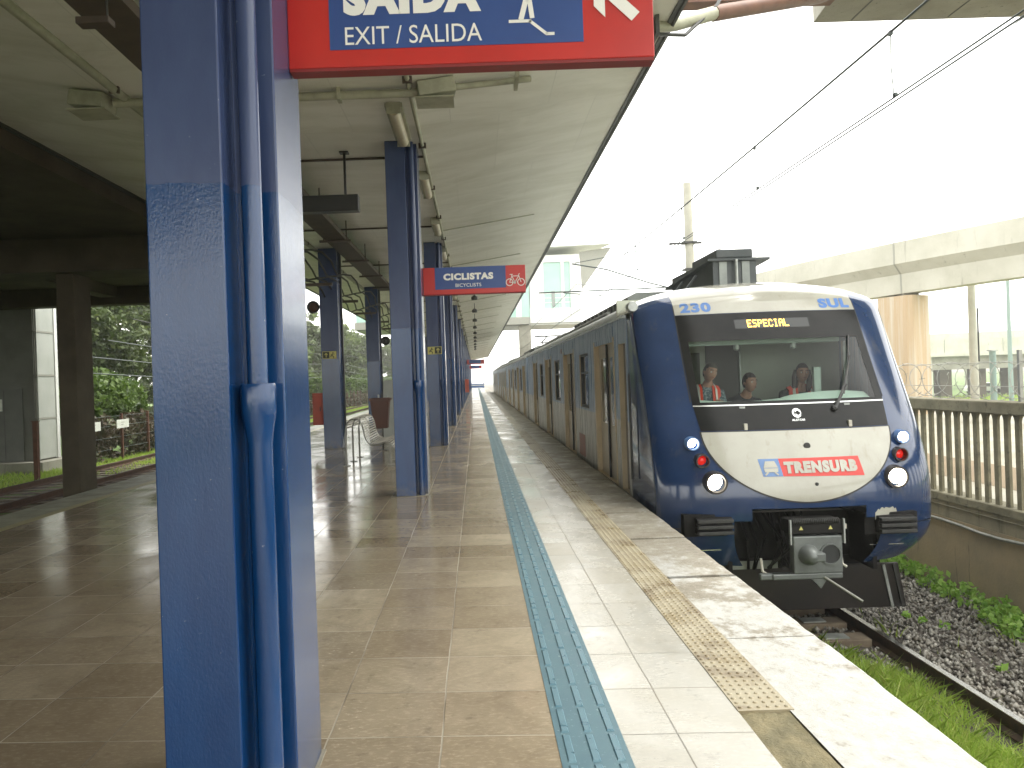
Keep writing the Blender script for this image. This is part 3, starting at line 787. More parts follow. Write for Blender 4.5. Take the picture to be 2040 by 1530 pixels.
def horn(x, y, z, s, lab, face):
    t = thing("horn_speaker", (x, y, z), lab, "loudspeaker", "round horn loudspeakers on columns")
    MB().lathe([(.03, .22), (.05, .12), (.11, .02), (.14, -.03), (.15, -.03), (.15, -.045), (.135, -.045), (.11, -.02), (.02, .02), (0, .02)], (x, y, z), 'y', 24).build("horn", 'steel_dark', t, smooth=40)
    MB().lathe([(.1, -.016), (.04, -.035), (0, -.04)], (x, y, z), 'y', 20).build("cone", face, t, smooth=40)
    MB().bar((x, y + .1, z), (x + s * .2, y + .12, z + .02), .03).build("bracket", 'steel_dark', t)
horn(-3.72, LY + .05, 3.3, 1, "round horn loudspeaker with a brown face, on the far-row column left of the bench", 'rail_rust')
horn(-2.92, LY + SP, 2.86, -1, "small black horn loudspeaker on the column behind the bin", 'board')
def cabinet(x, y, z0, z1, lab):
    t = thing("fire_cabinet", (x, y, z0), lab, "fire cabinet", "red fire cabinets on columns")
    MB().box(x - .12, x + .12, y - .11, y + .25, z0, z1).build("case", 'cabinet_red', t, bevel=.008)
    MB().box(x - .09, x + .09, y - .122, y - .1105, z0 + .05, z1 - .05).build("door", 'cabinet_red', t, bevel=.003)
    MB().box(x + .05, x + .07, y - .14, y - .1225, (z0 + z1) / 2 - .05, (z0 + z1) / 2 + .05).build("handle", 'steel_dark', t)
cabinet(-3.68, LY + .05, .56, 1.3, "red fire cabinet on the left side of the far-row column by the bench")
cabinet(-.555, 2.75 + 6 * SP, .7, 1.5, "distant red fire cabinet on a trackside column")

# ------------------------------------------------------------------ overhead station signs
def sign(y, z0, h, lab, name, tilt=0.0):
    t = thing("station_sign", (-.68, y, z0), lab, "sign", None)
    MB().box(-.68, .735, y, y + .075, z0, z0 + h).build("sign_box", 'red', t, bevel=.004)
    MB().box(-.677, .732, y + .004, y + .071, z0 - .012, z0).build("underside_strip", 'darkred', t)
    MB().box(-.695, -.681, y - .004, y + .079, z0 - .012, z0 + h).build("end_cap", 'steel_dark', t)
    for zz_ in (z0 + .06, z0 + h - .06): MB().box(-.76, -.6945, y + .02, y + .055, zz_ - .02, zz_ + .02).build("wall_bracket", 'steel_dark', t)
    MB().box(-.518, .462, y - .0025, y - .0004, z0 + .066, z0 + h - .001).build("blue_panel", 'blue', t)
    return t
Y1 = 3.045; Z1 = 2.722
s1 = sign(Y1, Z1, .385, "red and blue overhead sign reading SAÍDA, EXIT / SALIDA with an arrow", "exit")
P = lambda a, b: (a, Y1 - .0045, b)
mb = MB(); text_on(mb, "SAIDA", -.462, .07, Z1 + .195, Z1 + .33, P, .075); mb.build("title_lettering", 'white', s1)
mb = MB(); mb.add([P(-.175, Z1 + .342), P(-.145, Z1 + .342), P(-.095, Z1 + .378), P(-.14, Z1 + .378)], [(0, 1, 2, 3)]); mb.build("accent", 'white', s1)
mb = MB(); text_on(mb, "EXIT / SALIDA", -.458, .07, Z1 + .082, Z1 + .152, P, .0); mb.build("subtitle_lettering", 'white', s1)
mb = MB(); q = lambda u, w: (u, Z1 + w)
stroke(mb, [q(.175, .152), q(.262, .152)], .012, P); stroke(mb, [q(.255, .153), q(.322, .098)], .012, P); stroke(mb, [q(.318, .1), q(.35, .1)], .012, P)
stroke(mb, [q(.222, .157), q(.247, .245)], .02, P); stroke(mb, [q(.266, .162), q(.256, .245)], .018, P)
stroke(mb, [q(.253, .235), q(.258, .315)], .042, P); stroke(mb, [q(.25, .3), q(.215, .25)], .014, P); stroke(mb, [q(.268, .3), q(.305, .255)], .014, P)
disc2(mb, .262, Z1 + .342, .021, P); mb.build("stairs_pictogram", 'white', s1)
mb = MB(); stroke(mb, [q(.665, .155), q(.525, .29)], .046, P)
mb.add([P(*q(.505, .33)), P(*q(.65, .33)), P(*q(.607, .287)), P(*q(.548, .287)), P(*q(.548, .155)), P(*q(.505, .2))], [(0, 1, 2, 3), (0, 3, 4, 5)])
mb.build("arrow", 'white', s1)

Y2 = 10.9; Z2 = 2.685
s2 = sign(Y2, Z2, .372, "red and blue overhead sign reading CICLISTAS with a bicycle symbol", "bike")
P = lambda a, b: (a, Y2 - .0045, b)
mb = MB(); text_on(mb, "CICLISTAS", -.4, .29, Z2 + .19, Z2 + .285, P, .06); mb.build("title_lettering", 'white', s2)
mb = MB(); text_on(mb, "BICYCLISTS", -.235, .12, Z2 + .095, Z2 + .142, P, .0); mb.build("subtitle_lettering", 'white', s2)
mb = MB(); bx, bz = .592, Z2 + .135
ring2(mb, bx - .08, bz, .042, .052, P); ring2(mb, bx + .08, bz, .042, .052, P); ring2(mb, bx - .005, bz - .005, .006, .016, P)
for pts in ([(-.08, 0), (-.045, .085), (-.005, 0), (-.08, 0)], [(-.005, 0), (.05, .085), (-.045, .085)], [(.08, 0), (.045, .105), (.065, .118)], [(-.045, .085), (-.052, .108)], [(-.075, .108), (-.03, .108)], [(-.02, -.02), (.012, .012)]):
    stroke(mb, [(bx + a, bz + b) for a, b in pts], .009, P)
mb.build("bicycle_pictogram", 'white', s2)
for y, lab in ((63.8, "first of the two distant red overhead signs far along the platform"), (92, "farther of the two distant red overhead signs far along the platform")):
    t = thing("station_sign", (-.68, y, 2.7), lab, "sign", "distant overhead signs")
    MB().box(-.68, .735, y, y + .075, 2.7, 3.07).build("sign_box", 'red', t); MB().box(-.5, .45, y - .003, y - .0005, 2.77, 3.06).build("blue_panel", 'blue', t)

# ------------------------------------------------------------------ bench, bin, equipment cabinet
bench = thing("platform_bench", (-2.0, 15.1, 0), "cream slatted metal bench with a curled backrest", "bench")
def bprof():
    pts = [(-2.4, .62), (-2.395, .72), (-2.36, .81), (-2.29, .865), (-2.2, .87), (-2.13, .83), (-2.09, .75), (-2.07, .64), (-2.045, .52), (-2.0, .43), (-1.92, .385), (-1.82, .385), (-1.74, .41), (-1.66, .42), (-1.585, .395), (-1.535, .34), (-1.5, .26)]
    return pts
pts = bprof()
def resample(pts, n):
    p = np.array(pts); d = np.r_[0, np.cumsum(np.hypot(*np.diff(p, axis=0).T))]; s = np.linspace(0, d[-1], n)
    return np.c_[np.interp(s, d, p[:, 0]), np.interp(s, d, p[:, 1])]
pr = resample(pts, 34)
mb = MB()
for i in range(1, 32):                      # narrow slats running along the bench
    (xa, za), (xb, zb) = pr[i] + (pr[i + 1] - pr[i]) * .2, pr[i] + (pr[i + 1] - pr[i]) * .68
    nx, nz = -(zb - za), xb - xa; L = math.hypot(nx, nz); nx, nz = nx / L * .006, nz / L * .006
    mb.prism([(xa, za), (xb, zb), (xb + nx, zb + nz), (xa + nx, za + nz)], 'y', 14.32, 15.95)
mb.build("slatted_seat", 'bench', bench)
for y in (14.3, 15.12, 15.94):
    MB().tube([(x, y, z - .02) for x, z in resample(pts, 24)], .014, 6).build("seat_frame", 'bench_leg', bench, smooth=60)
    MB().tube([(-2.4, y, .6), (-2.4, y, .012)], .019, 8).build("leg", 'bench_leg', bench, smooth=60)
    MB().tube([(-1.6, y, .36), (-1.6, y, .012)], .019, 8).build("leg", 'bench_leg', bench, smooth=60)
    for x in (-2.4, -1.6): MB().box(x - .05, x + .07, y - .05, y + .05, .001, .012).build("foot_plate", 'bench_leg', bench)
t = thing("litter_bin", (-2.1, 17, 0), "dark brown plastic litter bin on a thin post", "bin")
def ring_box(cx, cy, w, d, z): return [(cx - w, cy - d, z), (cx + w, cy - d, z), (cx + w, cy + d, z), (cx - w, cy + d, z)]
mb = MB(); a = ring_box(-2.1, 17.2, .15, .13, .5); b = ring_box(-2.1, 17.2, .205, .17, 1.13); c = ring_box(-2.1, 17.2, .18, .145, 1.13); d = ring_box(-2.1, 17.2, .14, .12, .53)
mb.add(a + b + c + d, [(3, 2, 1, 0)] + [(i, (i + 1) % 4, (i + 1) % 4 + 4, i + 4) for i in range(4)] + [(i + 4, (i + 1) % 4 + 4, (i + 1) % 4 + 8, i + 8) for i in range(4)] + [(i + 8, (i + 1) % 4 + 8, (i + 1) % 4 + 12, i + 12) for i in range(4)] + [(12, 13, 14, 15)])
mb.build("bucket", 'bin', t, bevel=.02)
mb = MB()
for x0, x1, y0, y1 in ((-2.325, -1.875, 17.01, 17.035), (-2.325, -1.875, 17.365, 17.39), (-2.325, -2.3, 17.035, 17.365), (-1.9, -1.875, 17.035, 17.365)): mb.box(x0, x1, y0, y1, 1.1, 1.16)
mb.build("rim", 'bin', t, bevel=.006)
MB().tube([(-2.1, 17.42, 0), (-2.1, 17.42, 1.25)], .022, 8).build("post", 'steel_dark', t); MB().box(-2.2, -2.0, 17.33, 17.5, .001, .012).build("foot_plate", 'steel_dark', t)
for x in (-2.16, -1.98): MB().box(x - .015, x + .015, 17.36, 17.42, 1.161, 1.23).build("clip", 'plate', t)
t = thing("equipment_cabinet", (-2.1, 20.5, 0), "pale slanted equipment cabinet behind the brown bin", "cabinet")
MB().prism([(20.2, 0.06), (21.6, 0.06), (21.6, 1.55), (20.9, 1.55)], 'x', -2.45, -1.95).build("case", 'clad', t, bevel=.01)
MB().box(-2.44, -1.96, 20.25, 21.55, .0, .06).build("plinth", 'steel_dark', t)
MB().prism([(20.66, 1.0), (20.88, 1.5), (20.9, 1.5), (20.68, 1.0)], 'x', -2.4, -2.0).build("screen", 'blue', t)

# ------------------------------------------------------------------ left side: overpass, clad building, track, fence, trees
t = thing("concrete_overpass", (-14, 17, -1), "dark concrete overpass on a square pillar left of the platform", "overpass")
MB().box(-60, -6.09, -12, 24.4, 4.75, 5.6).build("deck", 'dark_concrete', t)
MB().box(-60, -6.4, 24.4, 24.95, 4.2, 5.7).build("edge_beam", 'dark_concrete', t)
for y in (2.0, 9.5): MB().box(-60, -6.42, y, y + .6, 4.3, 4.748).build("cross_beam", 'dark_concrete', t)
MB().box(-60, -6.42, 16.5, 17.7, 4.05, 4.748).build("cross_beam", 'dark_concrete', t)
for x in (-11.5, -17.5, -24): MB().box(x, x + .5, -12, 24.39, 4.42, 4.747).build("girder", 'dark_concrete', t)
MB().box(-8.86, -8.48, 16.75, 17.5, -1.1, 4.049).build("pillar", 'dark_concrete', t, bevel=.02)
MB().box(-8.8, -8.4, 2.1, 2.5, -1.1, 4.299).build("pillar", 'dark_concrete', t, bevel=.02)
t = thing("clad_building", (-15, 25, -.9), "tall service building with white cladding panels beside the track", "building")
MB().box(-22, -13.95, 24.97, 26.2, -.82, 9).build("core", 'clad_dark', t)
MB().box(-22, -13.5, 24.4, 26.9, -1.0, -.62).build("plinth", 'concrete', t)
zs = [-.6, .72, 2.1, 3.5, 4.75, 6.1, 7.5]
for a, b in zip(zs[:-1], zs[1:]):
    MB().box(-13.95, -13.9, 25.02, 26.02, a + .03, b - .03).build("panel", 'clad', t, bevel=.006)
    MB().box(-13.95, -13.885, 24.98, 26.2, b - .028, b + .028).build("cladding_rail", 'grey_under', t)
MB().box(-13.95, -13.87, 26.03, 26.2, -.6, 7.5).build("corner_post", 'white_steel', t)
for x in (-15.6, -17.3, -19):
    for a, b in zip(zs[1:-2], zs[2:-1]): MB().box(x, x + 1.62, 24.94, 24.968, a + .03, b - .03).build("panel", 'clad_dark', t)
d = MB().box(-15.5, -14.35, 24.9, 24.968, -.6, 1.7).build("door", 'door_green', t)
MB().box(-14.93, -14.92, 24.893, 24.8995, -.55, 1.65).build("door_gap", 'steel_dark', d)
MB().box(-15.32, -14.98, 24.885, 24.8985, 1.0, 1.38).build("notice", 'notice', d)
t = thing("boundary_post", (-12.5, 22.3, -1), "rusty steel post standing alone in front of the clad building", "post")
MB().box(-12.56, -12.44, 22.24, 22.36, -1.0, .72).build("shaft", 'rust_post', t); MB().box(-12.58, -12.42, 22.22, 22.38, .72, .75).build("cap", 'rust_post', t)

def rail(mb_side, mb_top, x, z, y0, y1, h=.16):
    mb_side.prism([(x - .065, z - h), (x + .065, z - h), (x + .065, z - h + .015), (x + .01, z - h + .035), (x + .01, z - .045), (x + .035, z - .035), (x + .035, z - .006), (x - .035, z - .006), (x - .035, z - .035), (x - .01, z - .045), (x - .01, z - h + .035), (x - .065, z - h + .015)], 'y', y0, y1)
    mb_top.box(x - .031, x + .031, y0, y1, z - .0055, z)
def track(name, xc, z, y0, y1, lab, side, sl0, sl1, xs=(1.4,)):
    t = thing(name, (xc, 10, z), lab, "railway track")
    for s in (-1, 1):
        a, b = MB(), MB(); rail(a, b, xc + s * .835, z, y0, y1)
        r = a.build("rail", side, t); b.build("rail_head", 'rail_top' if side == 'rail_side' else 'rail_side', r)
    n = 0; y = sl0; proto = None
    while y < sl1 and n < 95:
        MB().box(xc - 1.25, xc + 1.25, y, y + .24, z - .28, z - .165).build("sleeper", 'sleeper', t); y += .6; n += 1
    return t
trL = track("rail_track", -10.8, -.76, -20, 200, "rusty track in the grass along the left side of the platform", 'rail_rust', 8, 45)
fence = thing("wire_fence", (-12.7, 40, -1), "wire fence with rusty posts and white plates behind the left track", "fence")
FXX = -12.75
fy = [26.0 + 2.25 * i for i in range(28)]
for y in fy: MB().box(FXX - .04, FXX + .04, y - .04, y + .04, -1.0, .72).build("post", 'rust_post', fence)
for z in (-.5, -.1, .3, .64): MB().tube([(FXX, fy[0], z), (FXX, fy[-1], z)], .008, 5).build("wire", 'wire', fence)
mb = MB()
for y in np.arange(fy[0], 50, .12): mb.add([(FXX, y, -.9), (FXX, y + .007, -.9), (FXX, y + .007, .6), (FXX, y, .6)], [(0, 1, 2, 3)])
mb.build("mesh_infill", 'wire', fence)
for i, y in enumerate((25.6, 27.75, 38.5)):
    p_ = MB().box(FXX + .05, FXX + .065, y, y + .95, .2, .5).build("notice_plate", 'notice', fence)
    mb = MB(); Pn = lambda a, b: (FXX + .0665, a, b)
    for k, w in ((.0, .28), (.08, .2)): stroke(mb, [(y + .32, .4 - k), (y + .32 + w, .4 - k)], .02, Pn)
    mb.build("plate_marks", 'grey_under', p_)

def hedge(name, x0, x1, y0, y1, z0, z1, m, per, n, size, lab, cat):
    r = np.random.default_rng(int(y0 * 10 + 3)); k = n
    c = np.c_[r.uniform(x0, x1, k), r.uniform(y0, y1, k), r.uniform(z0, z1, k), r.uniform(.18, .42, k)]
    c[:, 2] += .22 * np.sin(c[:, 1] * 1.9) * (c[:, 2] - z0) / (z1 - z0)
    o = thing(name, ((x0 + x1) / 2, (y0 + y1) / 2, z0), lab, cat)
    np_mesh("foliage", leaf_cloud(c, per, size), 4, m, o)
    mb = MB()
    for q in range(int((y1 - y0) * 1.2)):
        y = r.uniform(y0, y1); x = r.uniform(x0, x1); mb.tube([(x, y, z0 - .1), (x + r.normal() * .1, y + r.normal() * .15, z0 + (z1 - z0) * .8)], [.02, .008], 5)
    if name != 'shrub_belt': mb.build("stems", 'bark', o)
    return o
hedge("creeper_hedge", -13.6, -12.95, 26.6, 46, -.95, .35, 'leaf_brown', 90, 210, .11, "dry brown creeper tangled along the near part of the wire fence", "hedge")
hedge("creeper_hedge", -13.4, -12.9, 46, 128, -.95, .25, 'leaf_brown', 46, 520, .17, "long run of brown scrub under the clipped green hedge, far along the left track", "hedge")
sheet("track_bed", 'ballast', -12.35, -9.3, -20, 26, -.945, 12, 120, .012, 8)
hedge("shrub_belt", -27, -23.5, 30, 135, -1, 3.2, 'leaf_dark', 50, 520, .3, "dark undergrowth closing the view behind the left trees", "undergrowth")
hedge("clipped_hedge", -14.6, -13.2, 60, 128, .1, 2.0, 'leaf_bright', 60, 620, .2, "bright green rounded hedge behind the left track, seen past the bench", "hedge")
b = thing("round_bush", (-16, 33, -1), "bright green bush behind the fence, left of the nearest column", "bush")
r = np.random.default_rng(21); k = 60; d = r.normal(size=(k, 3)); d /= np.linalg.norm(d, axis=1)[:, None]
c = np.c_[-15.0 + d[:, 0] * 1.2, 31.5 + d[:, 1] * 2.2, .55 + np.abs(d[:, 2]) * 1.5, r.uniform(.3, .6, k)]
np_mesh("foliage", leaf_cloud(c, 110, .15), 4, 'leaf_bright', b)
MB().tube([(-15, 31.5, -1), (-15, 31.5, 1.2)], [.09, .04], 6).build("stem", 'bark', b)

def tree(name, x, y, z0, h, rad, m, n, per, size, lab, group, seed, low=.12):
    r = np.random.default_rng(seed)
    t = thing(name, (x, y, z0), lab, "tree", group)
    mb = MB(); tp = []
    lean = r.normal(size=2) * .35
    for i in range(7):
        f = i / 6; tp.append((x + lean[0] * f * 1.5 + .12 * r.normal(), y + lean[1] * f * 1.5 + .12 * r.normal(), z0 + h * .8 * f))
    mb.tube(tp, [.32 * (1 - .85 * i / 6) * (h / 10) + .03 for i in range(7)], 9); mb.build("trunk", 'bark', t, smooth=60)
    cl = []
    mb = MB()
    for q in range(11):
        a = r.uniform(0, 6.28); f = r.uniform(.22, .85); bp = np.array(tp[0]) * (1 - f) + np.array(tp[-1]) * f
        L = rad * r.uniform(.6, 1.05); e = bp + np.array([math.cos(a) * L, math.sin(a) * L, L * r.uniform(.05, .6)]); mid = (bp + e) / 2 + np.array([0, 0, .25])
        mb.tube([bp, mid, e], [.09, .06, .02], 5)
        for s in np.linspace(.35, 1.0, 5): p = bp + (e - bp) * s; cl.append([*p, r.uniform(.35, .8)])
    mb.build("limbs", 'bark', t, smooth=60)
    for q in range(n):
        d = r.normal(size=3); d /= np.linalg.norm(d); rr = r.random() ** .4
        zf = (d[2] * rr * .5 + .5); zz_ = z0 + h * (low + (1.02 - low) * zf)
        wid = rad * (math.sin(math.pi * min(.98, .12 + .85 * zf)) ** .6)
        cl.append([x + d[0] * rr * wid, y + d[1] * rr * wid, zz_, r.uniform(.3, .85)])
    np_mesh("crown", leaf_cloud(cl, per, size, .8), 4, m, t)
    return t
TL = ["evergreen tree behind the fence with sky gaps, next to the clad building", "dark tree with a pale leaning trunk, just left of the nearest column"]
TP = [(-18.6, 38, 10, 2.8, 'leaf_dark'), (-17.0, 45, 9.5, 2.6, 'leaf_dark'), (-22.5, 36, 12, 3.4, 'leaf_dark'), (-19.5, 52, 11, 3.2, 'leaf_mid'), (-24, 46, 13, 3.6, 'leaf_dark'),
      (-17.5, 60, 9, 3.2, 'leaf_dark'), (-18.5, 69, 10, 3.6, 'leaf_mid'), (-17.2, 77, 9.5, 3.3, 'leaf_dark'), (-18.4, 85, 10.5, 3.8, 'leaf_mid'), (-17.6, 94, 10, 3.6, 'leaf_dark'),
      (-18.6, 103, 11, 4, 'leaf_mid'), (-17.4, 112, 10, 3.8, 'leaf_dark'), (-18, 122, 11, 4, 'leaf_mid'), (-17, 133, 11, 4.2, 'leaf_dark'), (-14, 146, 11, 4.4, 'leaf_mid')]
for i, (x, y, h, rad, m) in enumerate(TP):
    near = y < 56
    lab = TL[i] if i < 2 else f"{ORD[i]} tree from the camera in the belt behind the left track, {'dark evergreen' if m == 'leaf_dark' else 'mid green'}"
    tree("broadleaf_tree", x, y, -1.0, h, rad, m, 95 if near else 70, 120 if near else 75, .17 if near else .3, lab, "trees behind the left track", 100 + i)
# overhead wires on the left
t = thing("overhead_line", (-10.8, 30, 4), "black overhead wires above the left track", "overhead wires", None)
for x, z in ((-10.8, 4.15), (-10.8, 3.55), (-11.6, 2.9), (-12.2, 2.4), (-12.4, 1.9)):
    pts = [(x, yy, z + .35 * ((((yy - 20) % 50) / 25 - 1) ** 2)) for yy in np.arange(24.96, 165, 5)]
    MB().tube(pts, .02, 5).build("wire", 'cable' if z > 3 else 'wire', t)
# ------------------------------------------------------------------ train
XC, HW = 3.457, 1.522
ZB = -.62
PZ = np.array([-.62, -.5, -.3, 0, .31, .55, .83, 1.11, 1.6, 2.16, 2.3])
PY = np.array([8.44, 8.36, 8.28, 8.24, 8.26, 8.35, 8.47, 8.63, 8.92, 9.22, 9.32])
_zz = np.linspace(-.62, 2.3, 147); _yy = np.interp(_zz, PZ, PY)
_k = np.ones(15) / 15; _yy = np.convolve(np.pad(_yy, 7, mode='reflect', reflect_type='odd'), _k, 'valid')
BEND = .5
def bend(u): return 1 - math.sqrt(max(0, 1 - min(1, abs(u) / HW) ** 2.0))
def hw_at(z): return HW - (max(0, -.22 - z) / .4) ** 2.2 * .26
def nose(u, z, off=0.0):
    """a point of the curved front, u across from the centre line, pushed out by off"""
    f = u / hw_at(z) * HW
    return (XC + u, float(np.interp(z, _zz, _yy)) + BEND * bend(f) - off, z)

train = thing("passenger_train", (XC, 8.2, -1.4), "blue and white electric passenger train standing at the platform, lamps lit", "train")
us = sorted(set([round(HW * math.sin(R(a)), 4) for a in range(-90, 91, 6)] + [-1.065, 1.065, -.985, .985, -.6, .6, -.78, .78]))
zs = sorted(set([round(v, 3) for v in np.arange(-.62, 2.17, .085)] + [-.1, .03, 1.13, 1.86, 2.17]))
roofrows = [(9.32, 2.3, .44, .07), (9.42, 2.4, .38, .15), (9.55, 2.485, .31, .23), (9.74, 2.555, .24, .295), (10.0, 2.6, .16, .345), (10.35, 2.628, .07, .375), (10.7, 2.64, 0, .39)]
mbS, mbW = MB(), MB()
def grid_faces(rows, ulist, keep):
    n = len(ulist); A = ([], []); 
    for i in range(len(rows) - 1):
        for j in range(n - 1):
            k = keep(i, j)
            if k is not None: A[k].append((i * n + j, i * n + j + 1, (i + 1) * n + j + 1, (i + 1) * n + j))
    return A
rows = [[nose(u * hw_at(z) / HW if z < -.22 else u, z) for u in us] for z in zs]
nz = len(zs)
for (y, z, b, d) in roofrows: rows.append([(XC + u, y + b * bend(u), z - d * bend(u)) for u in us])
def keep(i, j):
    uc = (us[j] + us[j + 1]) / 2
    if i < nz - 1:
        z = (zs[i] + zs[i + 1]) / 2
        if abs(uc) < .985 and 1.13 < z < 1.86: return None
        if abs(uc) < .78 and z < -.1: return None
        if abs(uc) < .6 and z < .03: return None
        return 0
    if abs(uc) < 1.065: return 1
    return 1 if i > nz + 1 else 0
F = grid_faces(rows, us, keep)
flat = [p for r_ in rows for p in r_]
mbS.add(flat, F[0]); mbW.add(flat, F[1])
for s in (0, -1):        # flat cab sides back to the first bulkhead
    e = [rows[i][s] for i in range(len(rows))]
    vs = e + [(p[0], 10.02, p[2]) if p[1] < 10.02 else (p[0], p[1] + .001, p[2]) for p in e]; n = len(e)
    mbS.add(vs, [(i, i + 1, n + i + 1, n + i) for i in range(nz - 1)])
def cleaned(mb, name, m, parent, smooth=40):
    o = mb.build(name, m, parent)
    bm = bmesh.new(); bm.from_mesh(o.data)
    bmesh.ops.remove_doubles(bm, verts=bm.verts, dist=.0004)
    bmesh.ops.delete(bm, geom=[v for v in bm.verts if not v.link_faces], context='VERTS')
    bmesh.ops.recalc_face_normals(bm, faces=bm.faces)
    bm.to_mesh(o.data); bm.free()
    o.data.polygons.foreach_set("use_smooth", [True] * len(o.data.polygons)); o.data.set_sharp_from_angle(angle=R(smooth))
    return o
shell = cleaned(mbS, "cab_shell", 'tr_blue', train)
roofc = cleaned(mbW, "cab_roof", 'tr_white', shell)

def patch(name, m, zfun, off, parent, nu=28, z0=0, z1=1, nz_=16, hole=None):
    mb = MB(); zz_ = np.linspace(z0, z1, nz_ + 1)
    if name.startswith('nose'): zz_ = z0 + (z1 - z0) * np.linspace(0, 1, nz_ + 1) ** 2.2
    if hole: zz_ = np.array(sorted(set(list(np.round(zz_, 4)) + [hole[2], hole[3]])))
    vs = []; ul = []
    base_u = np.linspace(-1, 1, nu + 1)
    for z in zz_:
        w = zfun(z)
        uu = list(base_u * w)
        if hole:
            for q, hv in ((int(np.argmin(np.abs(base_u * w - hole[0]))), hole[0]), (int(np.argmin(np.abs(base_u * w - hole[1]))), hole[1])): uu[q] = hv
        ul.append(uu); vs += [nose(u, z, off) for u in uu]
    n = nu + 1; fs = []
    for i in range(len(zz_) - 1):
        for j in range(nu):
            if hole:
                uc = (ul[i][j] + ul[i][j + 1]) / 2; zc = (zz_[i] + zz_[i + 1]) / 2
                if hole[0] < uc < hole[1] and hole[2] < zc < hole[3]: continue
            fs.append((i * n + j, i * n + j + 1, (i + 1) * n + j + 1, (i + 1) * n + j))
    mb.add(vs, fs)
    return mb.build(name, m, parent, smooth=180)
lin = lambda z0, w0, z1, w1: (lambda z: w0 + (w1 - w0) * (z - z0) / (z1 - z0))
patch("windscreen_surround", 'tr_black', lin(1.12, 1.058, 2.165, 1.066), .006, shell, 30, 1.118, 2.165, 14, (-.975, .975, 1.15, 1.84))
patch("black_panel", 'tr_black', lin(.84, 1.022, 1.11, 1.055), .006, shell, 24, .845, 1.106, 6)
patch("trim_strip", 'chrome', lin(1.1, 1.056, 1.12, 1.058), .009, shell, 24, 1.105, 1.119, 2)
patch("windscreen", 'glass', lambda z: 1.0, .003, shell, 20, 1.13, 1.86, 8)
uw = lambda z: 1.02 * max(0.0, 1 - ((.83 - z) / .735) ** 1.9) ** (1 / 1.9)
uwb = lambda z: 1.037 * max(0.0, 1 - max(0, (.83 - z) / .752) ** 1.9) ** (1 / 1.9)
patch("nose_panel_seal", 'rubber', uwb, .004, shell, 34, .0785, .838, 40)
patch("nose_panel", 'tr_white', uw, .0085, shell, 34, .0955, .83, 40)
patch("roof_band", 'tr_white', lin(2.165, 1.066, 2.3, 1.06), .004, shell, 24, 2.172, 2.302, 4)
# writing on the front
Pn = lambda off: (lambda u, z: nose(u, z, off))
mb = MB(); text_on(mb, "230", -1.0, -.65, 2.195, 2.315, lambda u, z: nose(u, min(z, 2.3), .0075) if z <= 2.3 else (XC + u, 9.32 + (z - 2.3) * 1.1 + .44 * bend(u) - .009, z), .05); mb.build("route_lettering", 'blue_letters', shell); mb = MB()
text_on(mb, "SUL", .62, 1.01, 2.195, 2.315, lambda u, z: nose(u, min(z, 2.3), .0075) if z <= 2.3 else (XC + u, 9.32 + (z - 2.3) * 1.1 + .44 * bend(u) - .009, z), .06)
mb.build("route_lettering", 'blue_letters', shell)
patch("destination_display", 'led_back', lambda z: .43, .0085, shell, 12, 1.975, 2.085, 3)
DOT = {'E': "11111,10000,10000,11110,10000,10000,11111", 'S': "01111,10000,10000,01110,00001,00001,11110", 'P': "11110,10001,10001,11110,10000,10000,10000", 'C': "01110,10001,10000,10000,10000,10001,01110",
       'I': "01110,00100,00100,00100,00100,00100,01110", 'A': "01110,10001,10001,11111,10001,10001,10001", 'L': "10000,10000,10000,10000,10000,10000,11111"}
mb = MB(); u0, pit = -.285, .0098; z0 = 2.065; pz = .0125
for k, ch in enumerate("ESPECIAL"):
    for i, row in enumerate(DOT[ch].split(',')):
        for j, v in enumerate(row):
            if v == '1':
                a, b = u0 + (k * 6.2 + j) * pit, z0 - i * pz
                mb.add([nose(a, b, .0105), nose(a + pit * .92, b, .0105), nose(a + pit * .92, b + pz * .9, .0105), nose(a, b + pz * .9, .0105)], [(0, 1, 2, 3)])
mb.build("display_lettering", 'led', shell)
mb = MB(); text_on(mb, "ALSTOM", -.055, .085, .925, .948, Pn(.008), .02)
ring2(mb, .015, 1.01, .03, .05, Pn(.008), 28, R(20), R(330)); ring2(mb, .028, 1.012, .024, .034, Pn(.0095), 24, R(200), R(520))
mb.build("maker_badge", 'chrome', shell)
mb = MB(); P_ = Pn(.012)
def sub_poly(mb, pts, P): # polygon as a strip of columns so it hugs the curved front
    (ax, az), (bx_, bz_), (cx, cz), (dx, dz) = pts
    n = 14; K = 7; vs = []
    for i in range(n + 1):
        t_ = i / n; p0 = (ax + (bx_ - ax) * t_, az + (bz_ - az) * t_); p1 = (dx + (cx - dx) * t_, dz + (cz - dz) * t_)
        vs += [P(p0[0] + (p1[0] - p0[0]) * k / (K - 1), p0[1] + (p1[1] - p0[1]) * k / (K - 1)) for k in range(K)]
    mb.add(vs, [(K * i + k, K * i + K + k, K * i + K + k + 1, K * i + k + 1) for i in range(n) for k in range(K - 1)])
sub_poly(mb, [(-.262, .365), (.605, .345), (.57, .545), (-.29, .545)], P_); mb.build("badge_panel", 'tr_logo_red', shell)
P_ = Pn(.012); mb = MB(); sub_poly(mb, [(-.465, .365), (-.262, .365), (-.29, .545), (-.5, .545)], P_); mb.build("badge_panel", 'tr_logo_blue', shell)
mb = MB(); text_on(mb, "TRENSURB", -.245, .535, .392, .515, Pn(.02), .075, .0)
mb.build("badge_lettering", 'tr_white', shell)
mb = MB(); P_ = Pn(.018)
sub_poly(mb, [(-.455, .455), (-.305, .455), (-.335, .522), (-.43, .522)], P_); sub_poly(mb, [(-.445, .41), (-.31, .41), (-.305, .45), (-.455, .45)], P_)
